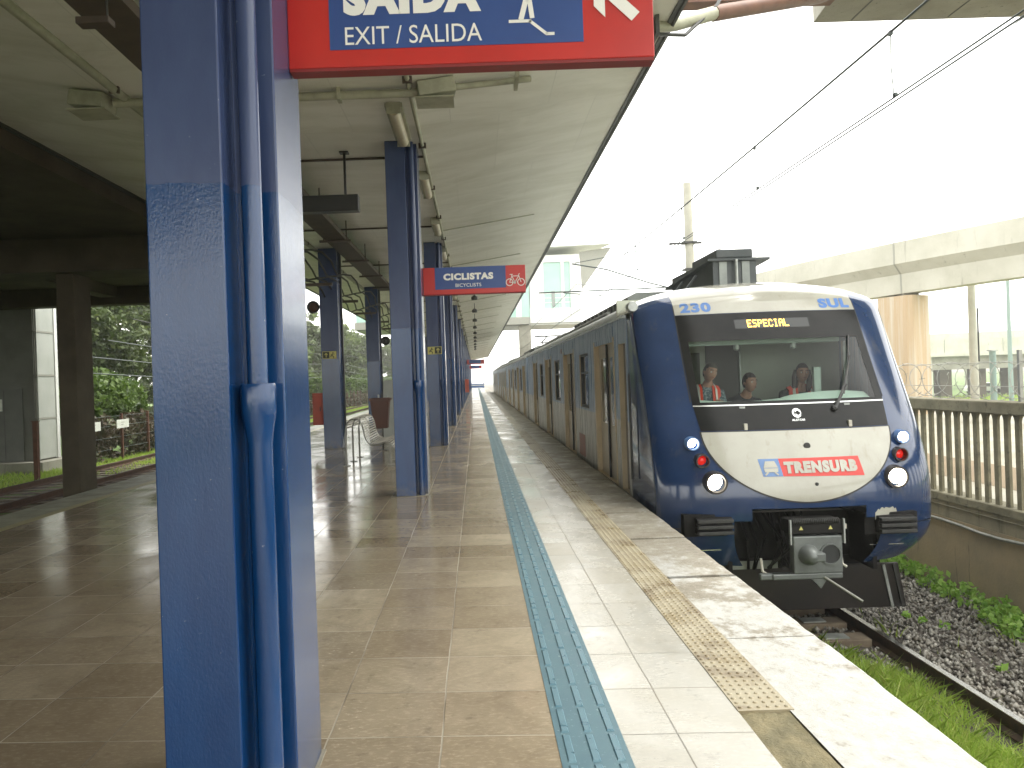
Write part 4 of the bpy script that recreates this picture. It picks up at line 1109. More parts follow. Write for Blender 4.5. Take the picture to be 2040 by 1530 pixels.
stroke(mb, [(-.445, .38), (-.41, .41)], .016, P_); stroke(mb, [(-.31, .38), (-.345, .41)], .016, P_)
mb.build("train_pictogram", 'tr_white', shell)
for u, z, r_ in ((.04, .665, .036), (.075, .275, .018)):
    c = nose(u, z); MB().lathe([(r_, 0.0), (r_, -.012), (r_ * .7, -.014), (0, -.013)], (c[0], c[1] - .004, c[2]), 'y', 20).build("nose_socket", 'steel_dark', shell, smooth=40)
for u in (-.56, .57):
    mb = MB(); c = nose(u, .88); mb.box(c[0] - .018, c[0] + .018, c[1] - .03, c[1] + .01, .845, .915); mb.build("grab_clip", 'bench', shell, bevel=.004)
for u in (-.55, .6):
    c = nose(u, 1.08); MB().box(c[0] - .03, c[0] + .03, c[1] - .012, c[1] + .01, 1.075, 1.095).build("latch", 'plate', shell)
for s in (-1, 1):                     # panel joints of the cowl
    mb = MB(); zz_ = np.linspace(-.05, 2.29, 40); vs = []
    for z in zz_:
        w = s * (1.072 + .0 * z) if z > 1.1 else s * (1.072 + (1.1 - z) * .16)
        vs += [nose(w - .006, z, .0035), nose(w + .006, z, .0035)]
    if True: mb.add(vs[2 * 20:], [(2 * i, 2 * i + 1, 2 * i + 3, 2 * i + 2) for i in range(19)]); mb.build("panel_joint", 'rubber', shell)
    mb = MB(); uu = np.linspace(.8 * s, 1.5 * s, 24); vs = []
    for u in uu: vs += [nose(u, -.2, .003), nose(u, -.19, .003)]
    mb.add(vs, [(2 * i, 2 * i + 2, 2 * i + 3, 2 * i + 1) for i in range(23)]); mb.build("panel_joint", 'rubber', shell)
# wiper
mb = MB(); w = [nose(.44, 1.05, .05), nose(.62, 1.3, .06), nose(.8, 1.62, .045), nose(.86, 1.83, .025)]
mb.tube(w[:3], [.014, .011, .008], 6); mb.tube([nose(.6, 1.2, .02), nose(.75, 1.5, .03), nose(.87, 1.86, .018)], .009, 6); mb.tube([nose(.47, 1.06, .03), nose(.66, 1.3, .04)], .007, 6)
mb.lathe([(.03, .03), (.03, -.02), (0, -.03)], nose(.44, 1.05, .03), 'y', 12); mb.build("wiper", 'steel_dark', shell, smooth=50)
# lamps
def lamp(u, z, r_, lens, ring='lamp_ring', depth=.05):
    c = nose(u, z); sl = .18
    h = MB().lathe([(r_ * 1.25, .25), (r_ * 1.25, -depth * .3), (r_ * 1.18, -depth), (r_ * .98, -depth), (r_ * .92, .03), (0, .03)], c, 'y', 32).build("headlight", ring, train, smooth=40)
    MB().lathe([(r_ * .9, -.0), (r_ * .7, -.018), (r_ * .35, -.028), (0, -.03)], c, 'y', 28).build("lens", lens, h, smooth=60)
for s in (-1, 1):
    lamp(.955 * s, .31, .098, 'lamp_warm', 'lamp_ring', .075)
    lamp(1.06 * s, .535, .062, 'lamp_red', 'lamp_ring', .075)
    lamp(1.135 * s, .715, .06, 'lamp_cool', 'tr_logo_blue', .08)
# scratch of bare primer at the right corner
mb = MB(); r = np.random.default_rng(5); n = 16; xs_ = np.linspace(.70, .96, n)
vs = []
for i, u in enumerate(xs_):
    hi = -.045 + .04 * min(1, i / 5) + .012 * r.normal(); lo_ = -.125 + .006 * r.normal(); vs += [nose(u, lo_, .003), nose(u, hi if i < n - 1 else -.07, .003)]
mb.add(vs, [(2 * i, 2 * i + 2, 2 * i + 3, 2 * i + 1) for i in range(n - 1)]); mb.build("chipped_patch", 'tr_white', shell)
# buffers (ribbed anti-climbers), recess, coupler, plough
for s, u in ((-1, -1.0), (1, .9)):
    c = nose(u, -.22); dz = .085 if s < 0 else .05
    mb = MB().box(XC + u - .19, XC + u + .19, c[1] - .1, c[1] + .3, -.31 + dz, -.135 + dz)
    o = mb.build("anti_climber", 'tr_under', train, bevel=.006)
    for k in range(3): MB().box(XC + u - .185, XC + u + .185, c[1] - .165, c[1] - .099, -.305 + dz + .062 * k, -.27 + dz + .062 * k).build("rib", 'steel_dark', o, bevel=.004)
    MB().box(XC + u - .3, XC + u + .26, c[1] - .03, c[1] + .2, -.34 + dz, -.11 + dz).build("backing_plate", 'tr_under', o)
    e = nose(u + .05, -.42); MB().box(XC + u - .2, XC + u + .16, e[1] - .012, e[1] + .01, -.425, -.415).build("seam_strip", 'chrome', o)
mb = MB().box(XC - .62, XC + .62, 9.1, 9.2, -1.0, .03); mb.box(XC - .6, XC + .6, 8.6, 9.1, .03, .045)
mb.box(XC - .8, XC - .76, 8.5, 9.1, -.7, -.1); mb.box(XC + .76, XC + .8, 8.5, 9.1, -.7, -.1); mb.box(XC - .8, XC + .8, 9.05, 9.1, -1.0, -.1); mb.box(XC - .82, XC - .6, 8.55, 9.1, -.1, -.08); mb.box(XC + .6, XC + .82, 8.55, 9.1, -.1, -.08); mb.build("coupler_recess", 'tr_under', train)
mb = MB()
for k in range(9):
    r = np.random.default_rng(k); x0 = XC - .52 + .09 * k; mb.tube([(x0, 9.0, -.13), (x0 + .05 * r.normal(), 8.7, -.35 - .1 * r.random()), (x0 + .1 * r.normal(), 8.9, -.75)], .018, 6)
mb.build("hoses", 'rubber', train, smooth=60)
cp = MB().box(XC - .285, XC + .215, 8.02, 8.14, -.6, -.22)
cp.box(XC - .62, XC - .285, 8.05, 8.12, -.66, -.6); cp.box(XC - .5, XC + .215, 8.03, 8.13, -.66, -.6)
coup = cp.build("coupler", 'coupler', train, bevel=.012)
MB().lathe([(.105, 8.02), (.1, 7.98), (.085, 7.93), (.06, 7.89), (.035, 7.87), (0, 7.865)], (XC - .135, 0, -.405), 'y', 28).build("coupler_cone", 'coupler', coup, smooth=50)
MB().box(XC - .135, XC - .02, 7.87, 8.0, -.45, -.36).build("hook", 'coupler', coup, bevel=.015)
MB().lathe([(.1, 8.016), (.1, 8.0155), (.092, 8.0155), (.085, 8.018), (0, 8.018)], (XC + .085, 0, -.405), 'y', 28).build("coupler_socket", 'coupler_dark', coup, smooth=50)
MB().lathe([(.108, 8.02), (.108, 8.0), (.096, 8.0), (.096, 8.0185)], (XC + .085, 0, -.405), 'y', 28).build("socket_rim", 'coupler', coup, smooth=40)
MB().prism([(XC - .1, -.66), (XC + .06, -.66), (XC - .01, -.76)], 'y', 8.04, 8.12).build("guide_horn", 'coupler', coup)
MB().tube([(XC + .02, 8.05, -.64), (XC + .27, 7.75, -.82)], .014, 8).build("release_rod", 'bench_leg', coup, smooth=50)
jb = MB().box(XC - .3, XC + .22, 8.03, 8.3, -.2, -.06).build("jumper_box", 'tr_under', train, bevel=.01)
mb = MB()
for k in range(26): mb.lathe([(.028, 0), (.034, .005), (.034, .009), (.028, .014)], (XC - .29 + k * .0185, 8.04, -.068), 'x', 10)
mb.build("corrugated_hose", 'steel_dark', jb, smooth=50)
for u in (-.2, .1):
    mb = MB(); mb.add([(XC + u - .022, 8.027, -.155), (XC + u + .022, 8.027, -.155), (XC + u, 8.027, -.115)], [(0, 1, 2)]); mb.build("warning_triangle", 'exit_yellow', jb, fix=False)
for u in (-.31, .235): MB().box(XC + u - .008, XC + u + .008, 8.01, 8.05, -.3, -.05).build("side_bracket", 'plate', jb)
MB().box(XC + .24, XC + .275, 8.05, 8.08, -.16, -.11).build("tag_plate", 'bench', jb)
for u, z in ((-.56, -.6), (.27, -.55)):
    MB().tube([(XC + u, 8.2, z + .13), (XC + u + .01, 8.19, z), (XC + u + .05, 8.17, z - .03)], .014, 6).build("air_cock", 'bench', train, smooth=50)
pl = MB(); pts = [(-1.3, -.76), (1.28, -.76), (1.36, -1.26), (-1.36, -1.26)]
pl.prism([(XC + a, b) for a, b in pts], 'y', 8.98, 9.03)
plow = pl.build("plough", 'plow', train, bevel=.008)
plow.data.transform(Matrix.Translation((0, 0, 0)))
MB().box(XC - 1.32, XC - .1, 8.96, 8.979, -.77, -.68).build("step_plate", 'plate', plow)
for u in (1.13, 1.25):
    MB().bar((XC + u - .03, 8.965, -.77), (XC + u + .06, 8.965, -1.25), .03, .02).build("edge_bracket", 'plate' if u < 1.2 else 'steel_dark', plow)
MB().box(XC - 1.1, XC + 1.1, 9.04, 9.25, -.9, -.66).build("plough_mount", 'tr_under', train)
# leading bogie in the dark behind the plough
for s in (-1, 1):
    for y in (10.6, 12.8): MB().lathe([(.42, -.065), (.44, -.06), (.44, .05), (.47, .065), (.2, .066), (0, .07)], (XC + s * .83, y, -.97), 'x', 28).build("wheel", 'rail_side', train, smooth=40)
    MB().box(XC + s * 1.05 - .08, XC + s * 1.05 + .08, 10.0, 13.4, -1.05, -.8).build("bogie_frame", 'tr_under', train)

# car bodies
CAR = 19.2; Y0C = 10.02; NC = 4
def roof_pts(n=17):
    return [(XC + HW * math.sin(R(a)), 2.64 - .39 * (1 - math.cos(R(a)))) for a in np.linspace(-90, 90, n)]
ZE = 2.25
def side_wall(mb, mbr, x, y0, y1, ops, depth, s):
    """wall in the plane x with rectangular openings and reveals of the given depth"""
    ys_ = sorted(set([y0, y1] + [v for o in ops for v in o[:2]])); zs_ = sorted(set([-.72, ZE] + [v for o in ops for v in o[2:]]))
    for a, b in zip(ys_[:-1], ys_[1:]):
        for c, d in zip(zs_[:-1], zs_[1:]):
            yc, zc = (a + b) / 2, (c + d) / 2
            if any(o[0] < yc < o[1] and o[2] < zc < o[3] for o in ops): continue
            mb.quad((x, a, c), (x, b, c), (x, b, d), (x, a, d))
    for a, b, c, d in ops:
        X = x + s * depth
        if mbr is None: continue
        for q in (((x, a, c), (X, a, c), (X, a, d), (x, a, d)), ((x, b, c), (x, b, d), (X, b, d), (X, b, c)), ((x, a, c), (x, b, c), (X, b, c), (X, a, c)), ((x, a, d), (X, a, d), (X, b, d), (x, b, d))): mbr.quad(*q)
DOORS = [(11.05, 12.75), (15.55, 17.25), (20.15, 21.85), (24.75, 26.45)]
WINS = [(13.55, 14.65), (18.1, 19.3), (22.7, 23.7)]
protos = None
for c in range(NC):
    oy = c * (CAR + .6)
    y0, y1 = Y0C + oy, Y0C + CAR + oy
    ops = [(a + oy, b + oy, -.05, 1.95) for a, b in DOORS] + [(a + oy, b + oy, .92, 1.88) for a, b in WINS]
    if c == 0: ops.append((10.15, 10.65, -.05, 1.9))
    mbb = MB(); side_wall(mbb, None, XC - HW, y0, y1, ops, .075, 1)
    mbb.quad((XC + HW, y0, -.72), (XC + HW, y1, -.72), (XC + HW, y1, ZE), (XC + HW, y0, ZE))
    for y in (y0 + .003, y1):
        if c == 0 and y < y1: continue
        mbb.quad((XC - HW, y, -.72), (XC + HW, y, -.72), (XC + HW, y, ZE), (XC - HW, y, ZE))
    mbb.quad((XC - HW, y0, -.72), (XC - HW, y1, -.72), (XC + HW, y1, -.72), (XC + HW, y0, -.72))
    body = mbb.build("car_body", 'tr_side', train, fix=False)
    for a, b, c_, d_ in ops:
        mbr = MB(); x, X = XC - HW, XC - HW + .075
        mbr.add([(x, a, c_), (x, b, c_), (x, b, d_), (x, a, d_), (X, a, c_), (X, b, c_), (X, b, d_), (X, a, d_)], [(0, 1, 5, 4), (1, 2, 6, 5), (2, 3, 7, 6), (3, 0, 4, 7)])
        mbr.build("opening_surround", 'tr_door_edge', body, fix=False)
    rp = roof_pts(); n = len(rp); ya = y0 if c else 10.7
    mb = MB(); mb.add([(x, ya, z) for x, z in rp] + [(x, y1, z) for x, z in rp], [(i, i + 1, n + i + 1, n + i) for i in range(n - 1)] + [tuple(range(n)), tuple(range(2 * n - 1, n - 1, -1))])
    mb.build("car_roof", 'tr_roof', body, smooth=40)
    mb = MB().box(XC - HW - .035, XC - HW + .0, ya - (0 if c else .6), y1, ZE - .035, ZE + .005); mb.build("rain_gutter", 'chrome', body)
    for a, b in DOORS:
        a += oy; b += oy; X = XC - HW + .07; mid = (a + b) / 2
        for p, q in ((a, mid - .006), (mid + .006, b)):
            MB().box(X, X + .03, p, q, -.05, 1.95).build("door", 'tr_door', body)
            MB().box(X - .006, X - .001, p + .2, q - .2, .75, 1.75).build("door_window", 'tr_glass', body)
        if c < 2:
            MB().box(X - .03, X - .0065, mid - .035, mid + .035, -.05, 1.95).build("door_seal", 'rubber', body)
            for yy in (a - .09, b + .0): MB().box(XC - HW - .008, XC - HW - .001, yy, yy + .09, -.05, 2.02).build("door_pillar", 'tr_door_edge', body)
            MB().box(XC - HW - .01, XC - HW - .001, a - .02, b + .02, 2.022, 2.17).build("door_header", 'tr_side', body)
    for a, b in WINS:
        a += oy; b += oy; X = XC - HW + .05
        MB().box(X, X + .01, a, b, .92, 1.88).build("window", 'tr_glass', body)
        if c < 2:
            mb = MB(); mb.box(X - .03, X - .001, a, b, 1.52, 1.56); mb.box(X - .03, X - .001, a, a + .04, .92, 1.88); mb.box(X - .03, X - .001, b - .04, b, .92, 1.88); mb.box(X - .03, X - .001, a + .04, b - .04, .92, .96); mb.box(X - .03, X - .001, a + .04, b - .04, 1.84, 1.88)
            mb.build("window_frame", 'steel_dark', body)
    # roof equipment
    for ua, ub, za, zb_ in ((12.6, 19.4, 2.33, 2.79), (22.5, 27.5, 2.33, 2.74)):
        if c == 1 and ua > 20: continue
        mb = MB(); mb.prism([(XC - 1.02, za), (XC - .98, zb_ - .06), (XC - .85, zb_), (XC + .85, zb_), (XC + .98, zb_ - .06), (XC + 1.02, za)], 'y', ua + oy, ub + oy)
        ru = mb.build("roof_unit", 'tr_unit', train)
        if c < 2:
            for yy in np.arange(ua + .3, ub - .3, .55): MB().box(XC - 1.035, XC - .99, yy + oy, yy + .12 + oy, za + .05, zb_ - .09).build("louvre", 'steel_dark', ru)
    MB().tube([(XC - 1.25, ya + 2.2, 2.5), (XC - 1.25, y1 - 1, 2.5)], .03, 6).build("roof_cable_duct", 'tr_roof', train)
    if c < NC - 1: MB().box(XC - .75, XC + .75, y1 + .002, y1 + .598, -.5, 2.15).build("gangway", 'rubber', train)
    MB().box(XC - 1.3, XC + 1.3, y0 + 4.6, y1 - 4.6, -1.1, -.725).build("underfloor_case", 'tr_under', train)
# cab side door in its recess, and the cab corner lamp
X = XC - HW + .07
MB().box(X, X + .02, 10.15, 10.65, -.05, 1.9).build("cab_door", 'tr_blue', train)
MB().box(X - .006, X - .001, 10.23, 10.57, 1.0, 1.75).build("cab_door_window", 'tr_glass', train)
MB().tube([(XC - HW - .05, 9.7, .2), (XC - HW - .05, 9.7, 1.5)], .014, 8).build("grab_rail", 'steel_dark', train, smooth=50)
MB().lathe([(.06, -.1), (.07, -.06), (.07, .04), (.05, .07), (0, .08)], (XC - HW + .02, 9.75, 2.32), 'y', 14).build("cab_side_lamp", 'plate', train, smooth=50)
MB().box(XC - HW - .012, XC - HW + .02, 10.0, 10.035, -.7, 2.2).build("cab_joint_strip", 'tr_side', train)
MB().box(XC - HW - .012, XC - HW - .001, 17.6, 17.75, 2.0, 2.1).build("side_signal_lamp", 'faded_red', train)
MB().box(XC - HW - .004, XC - HW - .001, 14.2, 15.0, .02, .42).build("side_emblem", 'faded_red', train)
# roof hood with a horn on top
hood = MB().box(XC - .28, XC + .29, 10.4, 12.55, 2.5, 2.98).build("roof_hood", 'tr_unit_dark', train)
MB().prism([(10.35, 2.94), (12.7, 2.82), (12.7, 2.85), (10.35, 2.97)], 'x', XC - .36, XC + .46).build("hood_plate", 'tr_unit_dark', hood)
MB().prism([(10.36, 2.972), (11.5, 2.915), (11.5, 3.09), (10.36, 3.09)], 'x', XC - .25, XC + .24).build("hood_top", 'tr_unit_dark', hood, bevel=.02)
for u in (-.2, .1): MB().box(XC + u, XC + u + .1, 10.385, 10.398, 2.5, 2.93).build("hood_panel", 'tr_unit', hood)
MB().tube([(XC + .01, 10.34, 2.5), (XC + .01, 10.34, 2.95)], .02, 8).build("hood_conduit", 'plate', hood)
MB().lathe([(.05, 0), (.06, .03), (.05, .09), (0, .11)], (XC + .0, 11.0, 3.09), 'z', 14).build("antenna", 'steel_dark', hood, smooth=50)
for s in (-1, 1):
    for y in (10.9, 11.6): MB().bar((XC + s * .36, y, 2.82), (XC + s * .62, y, 2.5), .03).build("hood_strut", 'tr_unit_dark', hood)
# folded pantograph on the second car
yP = 34.0
mb = MB()
for s in (-.55, .55):
    mb.tube([(XC + s, yP - 1.2, 2.75), (XC + s * .9, yP + .9, 3.0), (XC + s * .7, yP - .7, 3.2)], .03, 6); mb.tube([(XC + s, yP - 1.2, 2.75), (XC + s, yP + 1.2, 2.75)], .03, 6)
for y, z in ((yP - 1.2, 2.75), (yP + .9, 3.0), (yP - .7, 3.2), (yP - .5, 3.22)): mb.tube([(XC - .9, y, z), (XC + .9, y, z)], .03, 6)
for x in (-.55, .55):
    for y in (-1.1, 1.1): mb.lathe([(.06, 0), (.09, .03), (.06, .06), (.09, .09), (.06, .2)], (XC + x, yP + y, 2.5), 'z', 10)
mb.build("pantograph", 'steel_dark', train, smooth=50)

# cab interior
MB().box(XC - 1.5, XC + 1.5, 10.75, 10.8, -.1, 2.5).build("cab_back_wall", 'cab_wall', train)
MB().box(XC - .32, XC + .12, 10.72, 10.748, -.0, 1.95).build("cab_partition_door", 'cab_dark', train)
MB().box(XC + .13, XC + .15, 10.71, 10.748, 0, 1.95).build("door_frame", 'plate', train)
MB().box(XC - 1.0, XC - .4, 10.735, 10.748, 1.0, 1.75).build("wall_panel", 'clad_dark', train)
MB().box(XC - 1.5, XC + 1.5, 8.9, 10.8, -.12, -.1).build("cab_floor", 'cab_dark', train)
mb = MB(); mb.box(XC - .93, XC + .9, 9.42, 9.5, 1.8, 1.93); mb.build("roller_blind", 'dash', train)
for u in (-.32, .36): MB().lathe([(.035, 0), (.035, -.05), (.02, -.07), (0, -.07)], (XC + u, 9.46, 1.8), 'z', 12).build("blind_catch", 'plate', train)
n = 25; vs = []; 
for i in range(n):
    u = -.95 + 1.9 * i / (n - 1); zt = 1.175 + .035 * math.cos((u - .55) * 3.1) + (.02 if u > 0 else 0)
    yb = nose(u, 1.1)[1] + .06
    vs += [(XC + u, yb, 1.125), (XC + u, yb + .18, zt), (XC + u, yb + .42, zt - .03), (XC + u, yb + .45, .7)]
mb = MB(); mb.add(vs, [(4 * i + q, 4 * i + 4 + q, 4 * i + 5 + q, 4 * i + 1 + q) for i in range(n - 1) for q in range(3)]); mb.build("dashboard", 'dash', train, smooth=60)
for u, h in ((.93, 1.8), (-.95, 1.8)): MB().box(XC + u - .02, XC + u + .02, 9.35, 9.4, 1.1, h).build("cab_post", 'plate', train)
MB().box(XC + .62, XC + .7, 9.5, 9.56, 1.15, 1.5).build("cab_handset", 'dash', train)

# ------------------------------------------------------------------ people in the cab
def skin_mesh(verts, edges, radii, sub=2):
    me = bpy.data.meshes.new("skin_tmp"); me.from_pydata(verts, edges, []); o = bpy.data.objects.new("skin_tmp", me); COL.objects.link(o)
    o.modifiers.new("s", 'SKIN'); ms = o.modifiers.new("u", 'SUBSURF'); ms.levels = sub; ms.render_levels = sub
    for i, sv in enumerate(me.skin_vertices[0].data):
        rr = radii[i]; sv.radius = (rr, rr) if not isinstance(rr, tuple) else rr; sv.use_root = (i == 0)
    bpy.context.view_layer.update()
    dg = bpy.context.evaluated_depsgraph_get(); out = bpy.data.meshes.new_from_object(o.evaluated_get(dg))
    V = [v.co.copy() for v in out.vertices]; Fc = [tuple(p.vertices) for p in out.polygons]
    bpy.data.objects.remove(o); bpy.data.meshes.remove(me); bpy.data.meshes.remove(out)
    return V, Fc
def head_geo(nseg=24, nring=18):
    V = []; Fc = []
    for i in range(nring + 1):
        t_ = math.pi * i / nring; z = math.cos(t_); rr = math.sin(t_)
        for j in range(nseg):
            a = 2 * math.pi * j / nseg; x = math.sin(a) * rr; y = -math.cos(a) * rr      # y<0 is the face
            jaw = 1 - .34 * max(0, -z) ** 1.3; px = x * .075 * jaw; py = y * .097 * (1 - .1 * max(0, -z)); pz = z * .122
            if y < 0:
                face = max(0, -y)
                nb = math.exp(-((x / .16) ** 2)) * math.exp(-((z + .12) / .2) ** 2); py -= .024 * nb
                py += .012 * math.exp(-((abs(x) - .38) / .18) ** 2) * math.exp(-((z - .08) / .12) ** 2)
                py -= .008 * math.exp(-((x / .4) ** 2)) * math.exp(-((z - .27) / .1) ** 2)
                py -= .009 * math.exp(-((x / .3) ** 2)) * math.exp(-((z + .78) / .16) ** 2)
                py -= .006 * math.exp(-((x / .28) ** 2)) * math.exp(-((z + .46) / .1) ** 2)
            else: py *= 1.08
            V.append(Vector((px, py, pz)))
    for i in range(nring):
        for j in range(nseg): Fc.append((i * nseg + j, i * nseg + (j + 1) % nseg, (i + 1) * nseg + (j + 1) % nseg, (i + 1) * nseg + j))
    return V, Fc
def person(pos, head_rot, label, hair, cloth, vest, lean=0.0, hands=False, long_hair=False):
    """seated figure: pos is the middle of the head"""
    hx, hy, hz = pos; t = thing("person", (hx, hy + .1, 0.0), label, "person")
    sx = hx + lean; nz_ = hz - .13; sh = hz - .235
    V = [(sx, hy + .16, sh - .5), (sx, hy + .14, sh - .25), (sx, hy + .12, sh - .02), ((sx + hx) / 2, hy + .075, nz_ - .02), (hx, hy + .03, hz - .06)]
    E = [(0, 1), (1, 2), (2, 3), (3, 4)]; Rr = [(.14, .1), (.14, .095), (.115, .08), .054, .054]
    def lim(start, pts, rad):
        k = start
        for p, r_ in zip(pts, rad): V.append(p); E.append((k, len(V) - 1)); Rr.append(r_); k = len(V) - 1
        return k
    for s in (-1, 1):
        if hands: fore = (sx + s * .15, hy - .12, sh - .27); hand = (sx + .04 + s * .03, hy - .26, sh - .12)
        else: fore = (sx + s * .26, hy - .0, sh - .32); hand = (sx + s * .2, hy - .25, sh - .35)
        lim(2, [(sx + s * .19, hy + .12, sh - .03), fore, hand], [.05, .04, .03])
        lim(0, [(sx + s * .1, hy + .1, sh - .55), (sx + s * .13, hy - .32, sh - .58), (sx + s * .13, hy - .34, sh - .98), (sx + s * .13, hy - .45, sh - 1.02)], [.09, .065, .045, .035])
    bv, bf = skin_mesh(V, E, Rr)
    mb = MB(); mb.add(bv, bf)
    hv, hf = head_geo(); M_ = Matrix.Translation(pos) @ Euler(head_rot).to_matrix().to_4x4()
    mb.add([M_ @ v for v in hv], hf)
    for s in (-1, 1):
        mb.lathe([(.0, -.012), (.018, -.008), (.022, .0), (.012, .008), (0, .01)], M_ @ Vector((s * .074, .008, -.01)), 'x', 10)
        # five fingers on each hand
        hc = Vector((sx + .04 + s * .03, hy - .26, sh - .12)) if hands else Vector((sx + s * .2, hy - .25, sh - .35))
        for q in range(4):
            L = (.062, .072, .068, .052)[q]; b0 = hc + Vector((-s * .012 * 0 + (q - 1.5) * .0175, -.02, .012))
            mb.tube([b0, b0 + Vector((-s * .012, -L * .55, .004)), b0 + Vector((-s * .024, -L * .8, -.02 - .004 * q))], [.0095, .0088, .0065], 7)
        mb.tube([hc + Vector((-s * .026, .0, .012)), hc + Vector((-s * .045, -.025, .03)), hc + Vector((-s * .046, -.052, .034))], [.0105, .0095, .007], 7)
    body = mb.build("body", 'skin', t, smooth=60)
    for s in (-1, 1):
        MB().lathe([(0, -.012), (.009, -.008), (.012, 0), (0, .012)], M_ @ Vector((s * .029, -.079, .01)), 'y', 10).build("eye", 'eye_white', t, smooth=60)
        MB().lathe([(0, -.0145), (.006, -.0125), (0, -.01)], M_ @ Vector((s * .029, -.079, .01)), 'y', 8).build("pupil", 'eye_dark', t, smooth=60)
        mb = MB(); mb.tube([M_ @ Vector((s * .012, -.096, .033)), M_ @ Vector((s * .032, -.092, .038)), M_ @ Vector((s * .05, -.077, .031))], .0045, 5); mb.build("eyebrow", hair, t)
    mb = MB(); mb.tube([M_ @ Vector((-.024, -.089, -.053)), M_ @ Vector((0, -.1, -.051)), M_ @ Vector((.024, -.089, -.053))], [.003, .0065, .003], 6); mb.build("mouth", 'lip', t, smooth=60)
    mb = MB(); keepv = []
    hv2 = [Vector((v.x * 1.07, v.y * 1.06 + .004, v.z * 1.05 + .002)) for v in hv]
    def inhair(v): return v.z > (.062 if v.y < -.045 else (-.0 if v.y < .0 else -.075))
    ff = [f for f in hf if all(inhair(hv2[i]) for i in f)]
    mb.add([M_ @ v for v in hv2], ff)
    if long_hair:
        for s in (-1, 1): mb.tube([M_ @ Vector((s * .07, .015, .04)), M_ @ Vector((s * .088, .02, -.06)), M_ @ Vector((s * .085, .02, -.17)), M_ @ Vector((s * .07, .02, -.25))], [.03, .034, .034, .016], 10)
    cleaned(mb, "hair", hair, t, 60)
    cv = [V[0], V[1], V[2], ((sx + hx) / 2, hy + .08, nz_ - .025)]; ce = [(0, 1), (1, 2), (2, 3)]; cr = [(.175, .135), (.18, .13), (.165, .115), .074]
    for s in (-1, 1):
        if hands: fore = (sx + s * .15, hy - .12, sh - .27); w_ = (sx + .05 + s * .06, hy - .22, sh - .16)
        else: fore = (sx + s * .26, hy, sh - .32); w_ = (sx + s * .21, hy - .19, sh - .34)
        k = 2
        for p, r_ in (((sx + s * .19, hy + .12, sh - .03), .08), (fore, .058), (w_, .045)): cv.append(p); ce.append((k, len(cv) - 1)); cr.append(r_); k = len(cv) - 1
    a, b = skin_mesh(cv, ce, cr); mb = MB(); mb.add(a, b); mb.build("jacket", cloth, t, smooth=60)
    if vest:
        mb, ms = MB(), MB()
        for s in (-1, 1):
            for w0, w1, tgt, e in ((.062, .165, mb, .0), (.095, .13, ms, .006)):
                P2 = [(hy + .16 + e, sh + .05), (hy + .07, sh + .1 + e), (hy - .0 - e, sh + .055), (hy - .03 - e, sh - .1), (hy - .035 - e, sh - .42)]
                vs = []
                for (yy, zz_) in P2: vs += [(sx + s * w0, yy, zz_ + .0), (sx + s * w1, yy + .02, zz_ - .03), (sx + s * w1, yy + .035, zz_ - .045), (sx + s * w0, yy + .02, zz_ - .018)]
                tgt.add(vs, [(4 * i + q, 4 * i + (q + 1) % 4, 4 * i + 4 + (q + 1) % 4, 4 * i + 4 + q) for i in range(4) for q in range(4)])
        mb.build("safety_vest", 'vest', t, smooth=50); ms.build("vest_stripes", 'silver', t, smooth=50)
    return t
person((2.86, 9.62, 1.475), (R(6), R(16), R(14)), "man in checked shirt and orange vest leaning at the left of the cab window", 'grey_hair', 'check_cloth', True, -.04, True)
person((3.42, 9.85, 1.335), (R(2), 0, R(20)), "bareheaded man in a dark jacket, low in the middle of the cab", 'hair', 'dark_cloth', False, -.06)
person((4.06, 9.8, 1.43), (R(0), R(2), R(-8)), "long haired person in dark top and orange vest, at the right of the cab", 'hair', 'dark_cloth', True, 0.0, False, True)
MB().box(XC - .35, XC + .1, 9.8, 10.25, .2, .33).build("cab_seat", 'cab_dark', train)
MB().box(XC + .35, XC + .82, 9.75, 10.2, .28, .42).build("cab_seat", 'cab_dark', train)
MB().box(XC - .9, XC - .45, 9.6, 10.1, .3, .45).build("cab_seat", 'cab_dark', train)

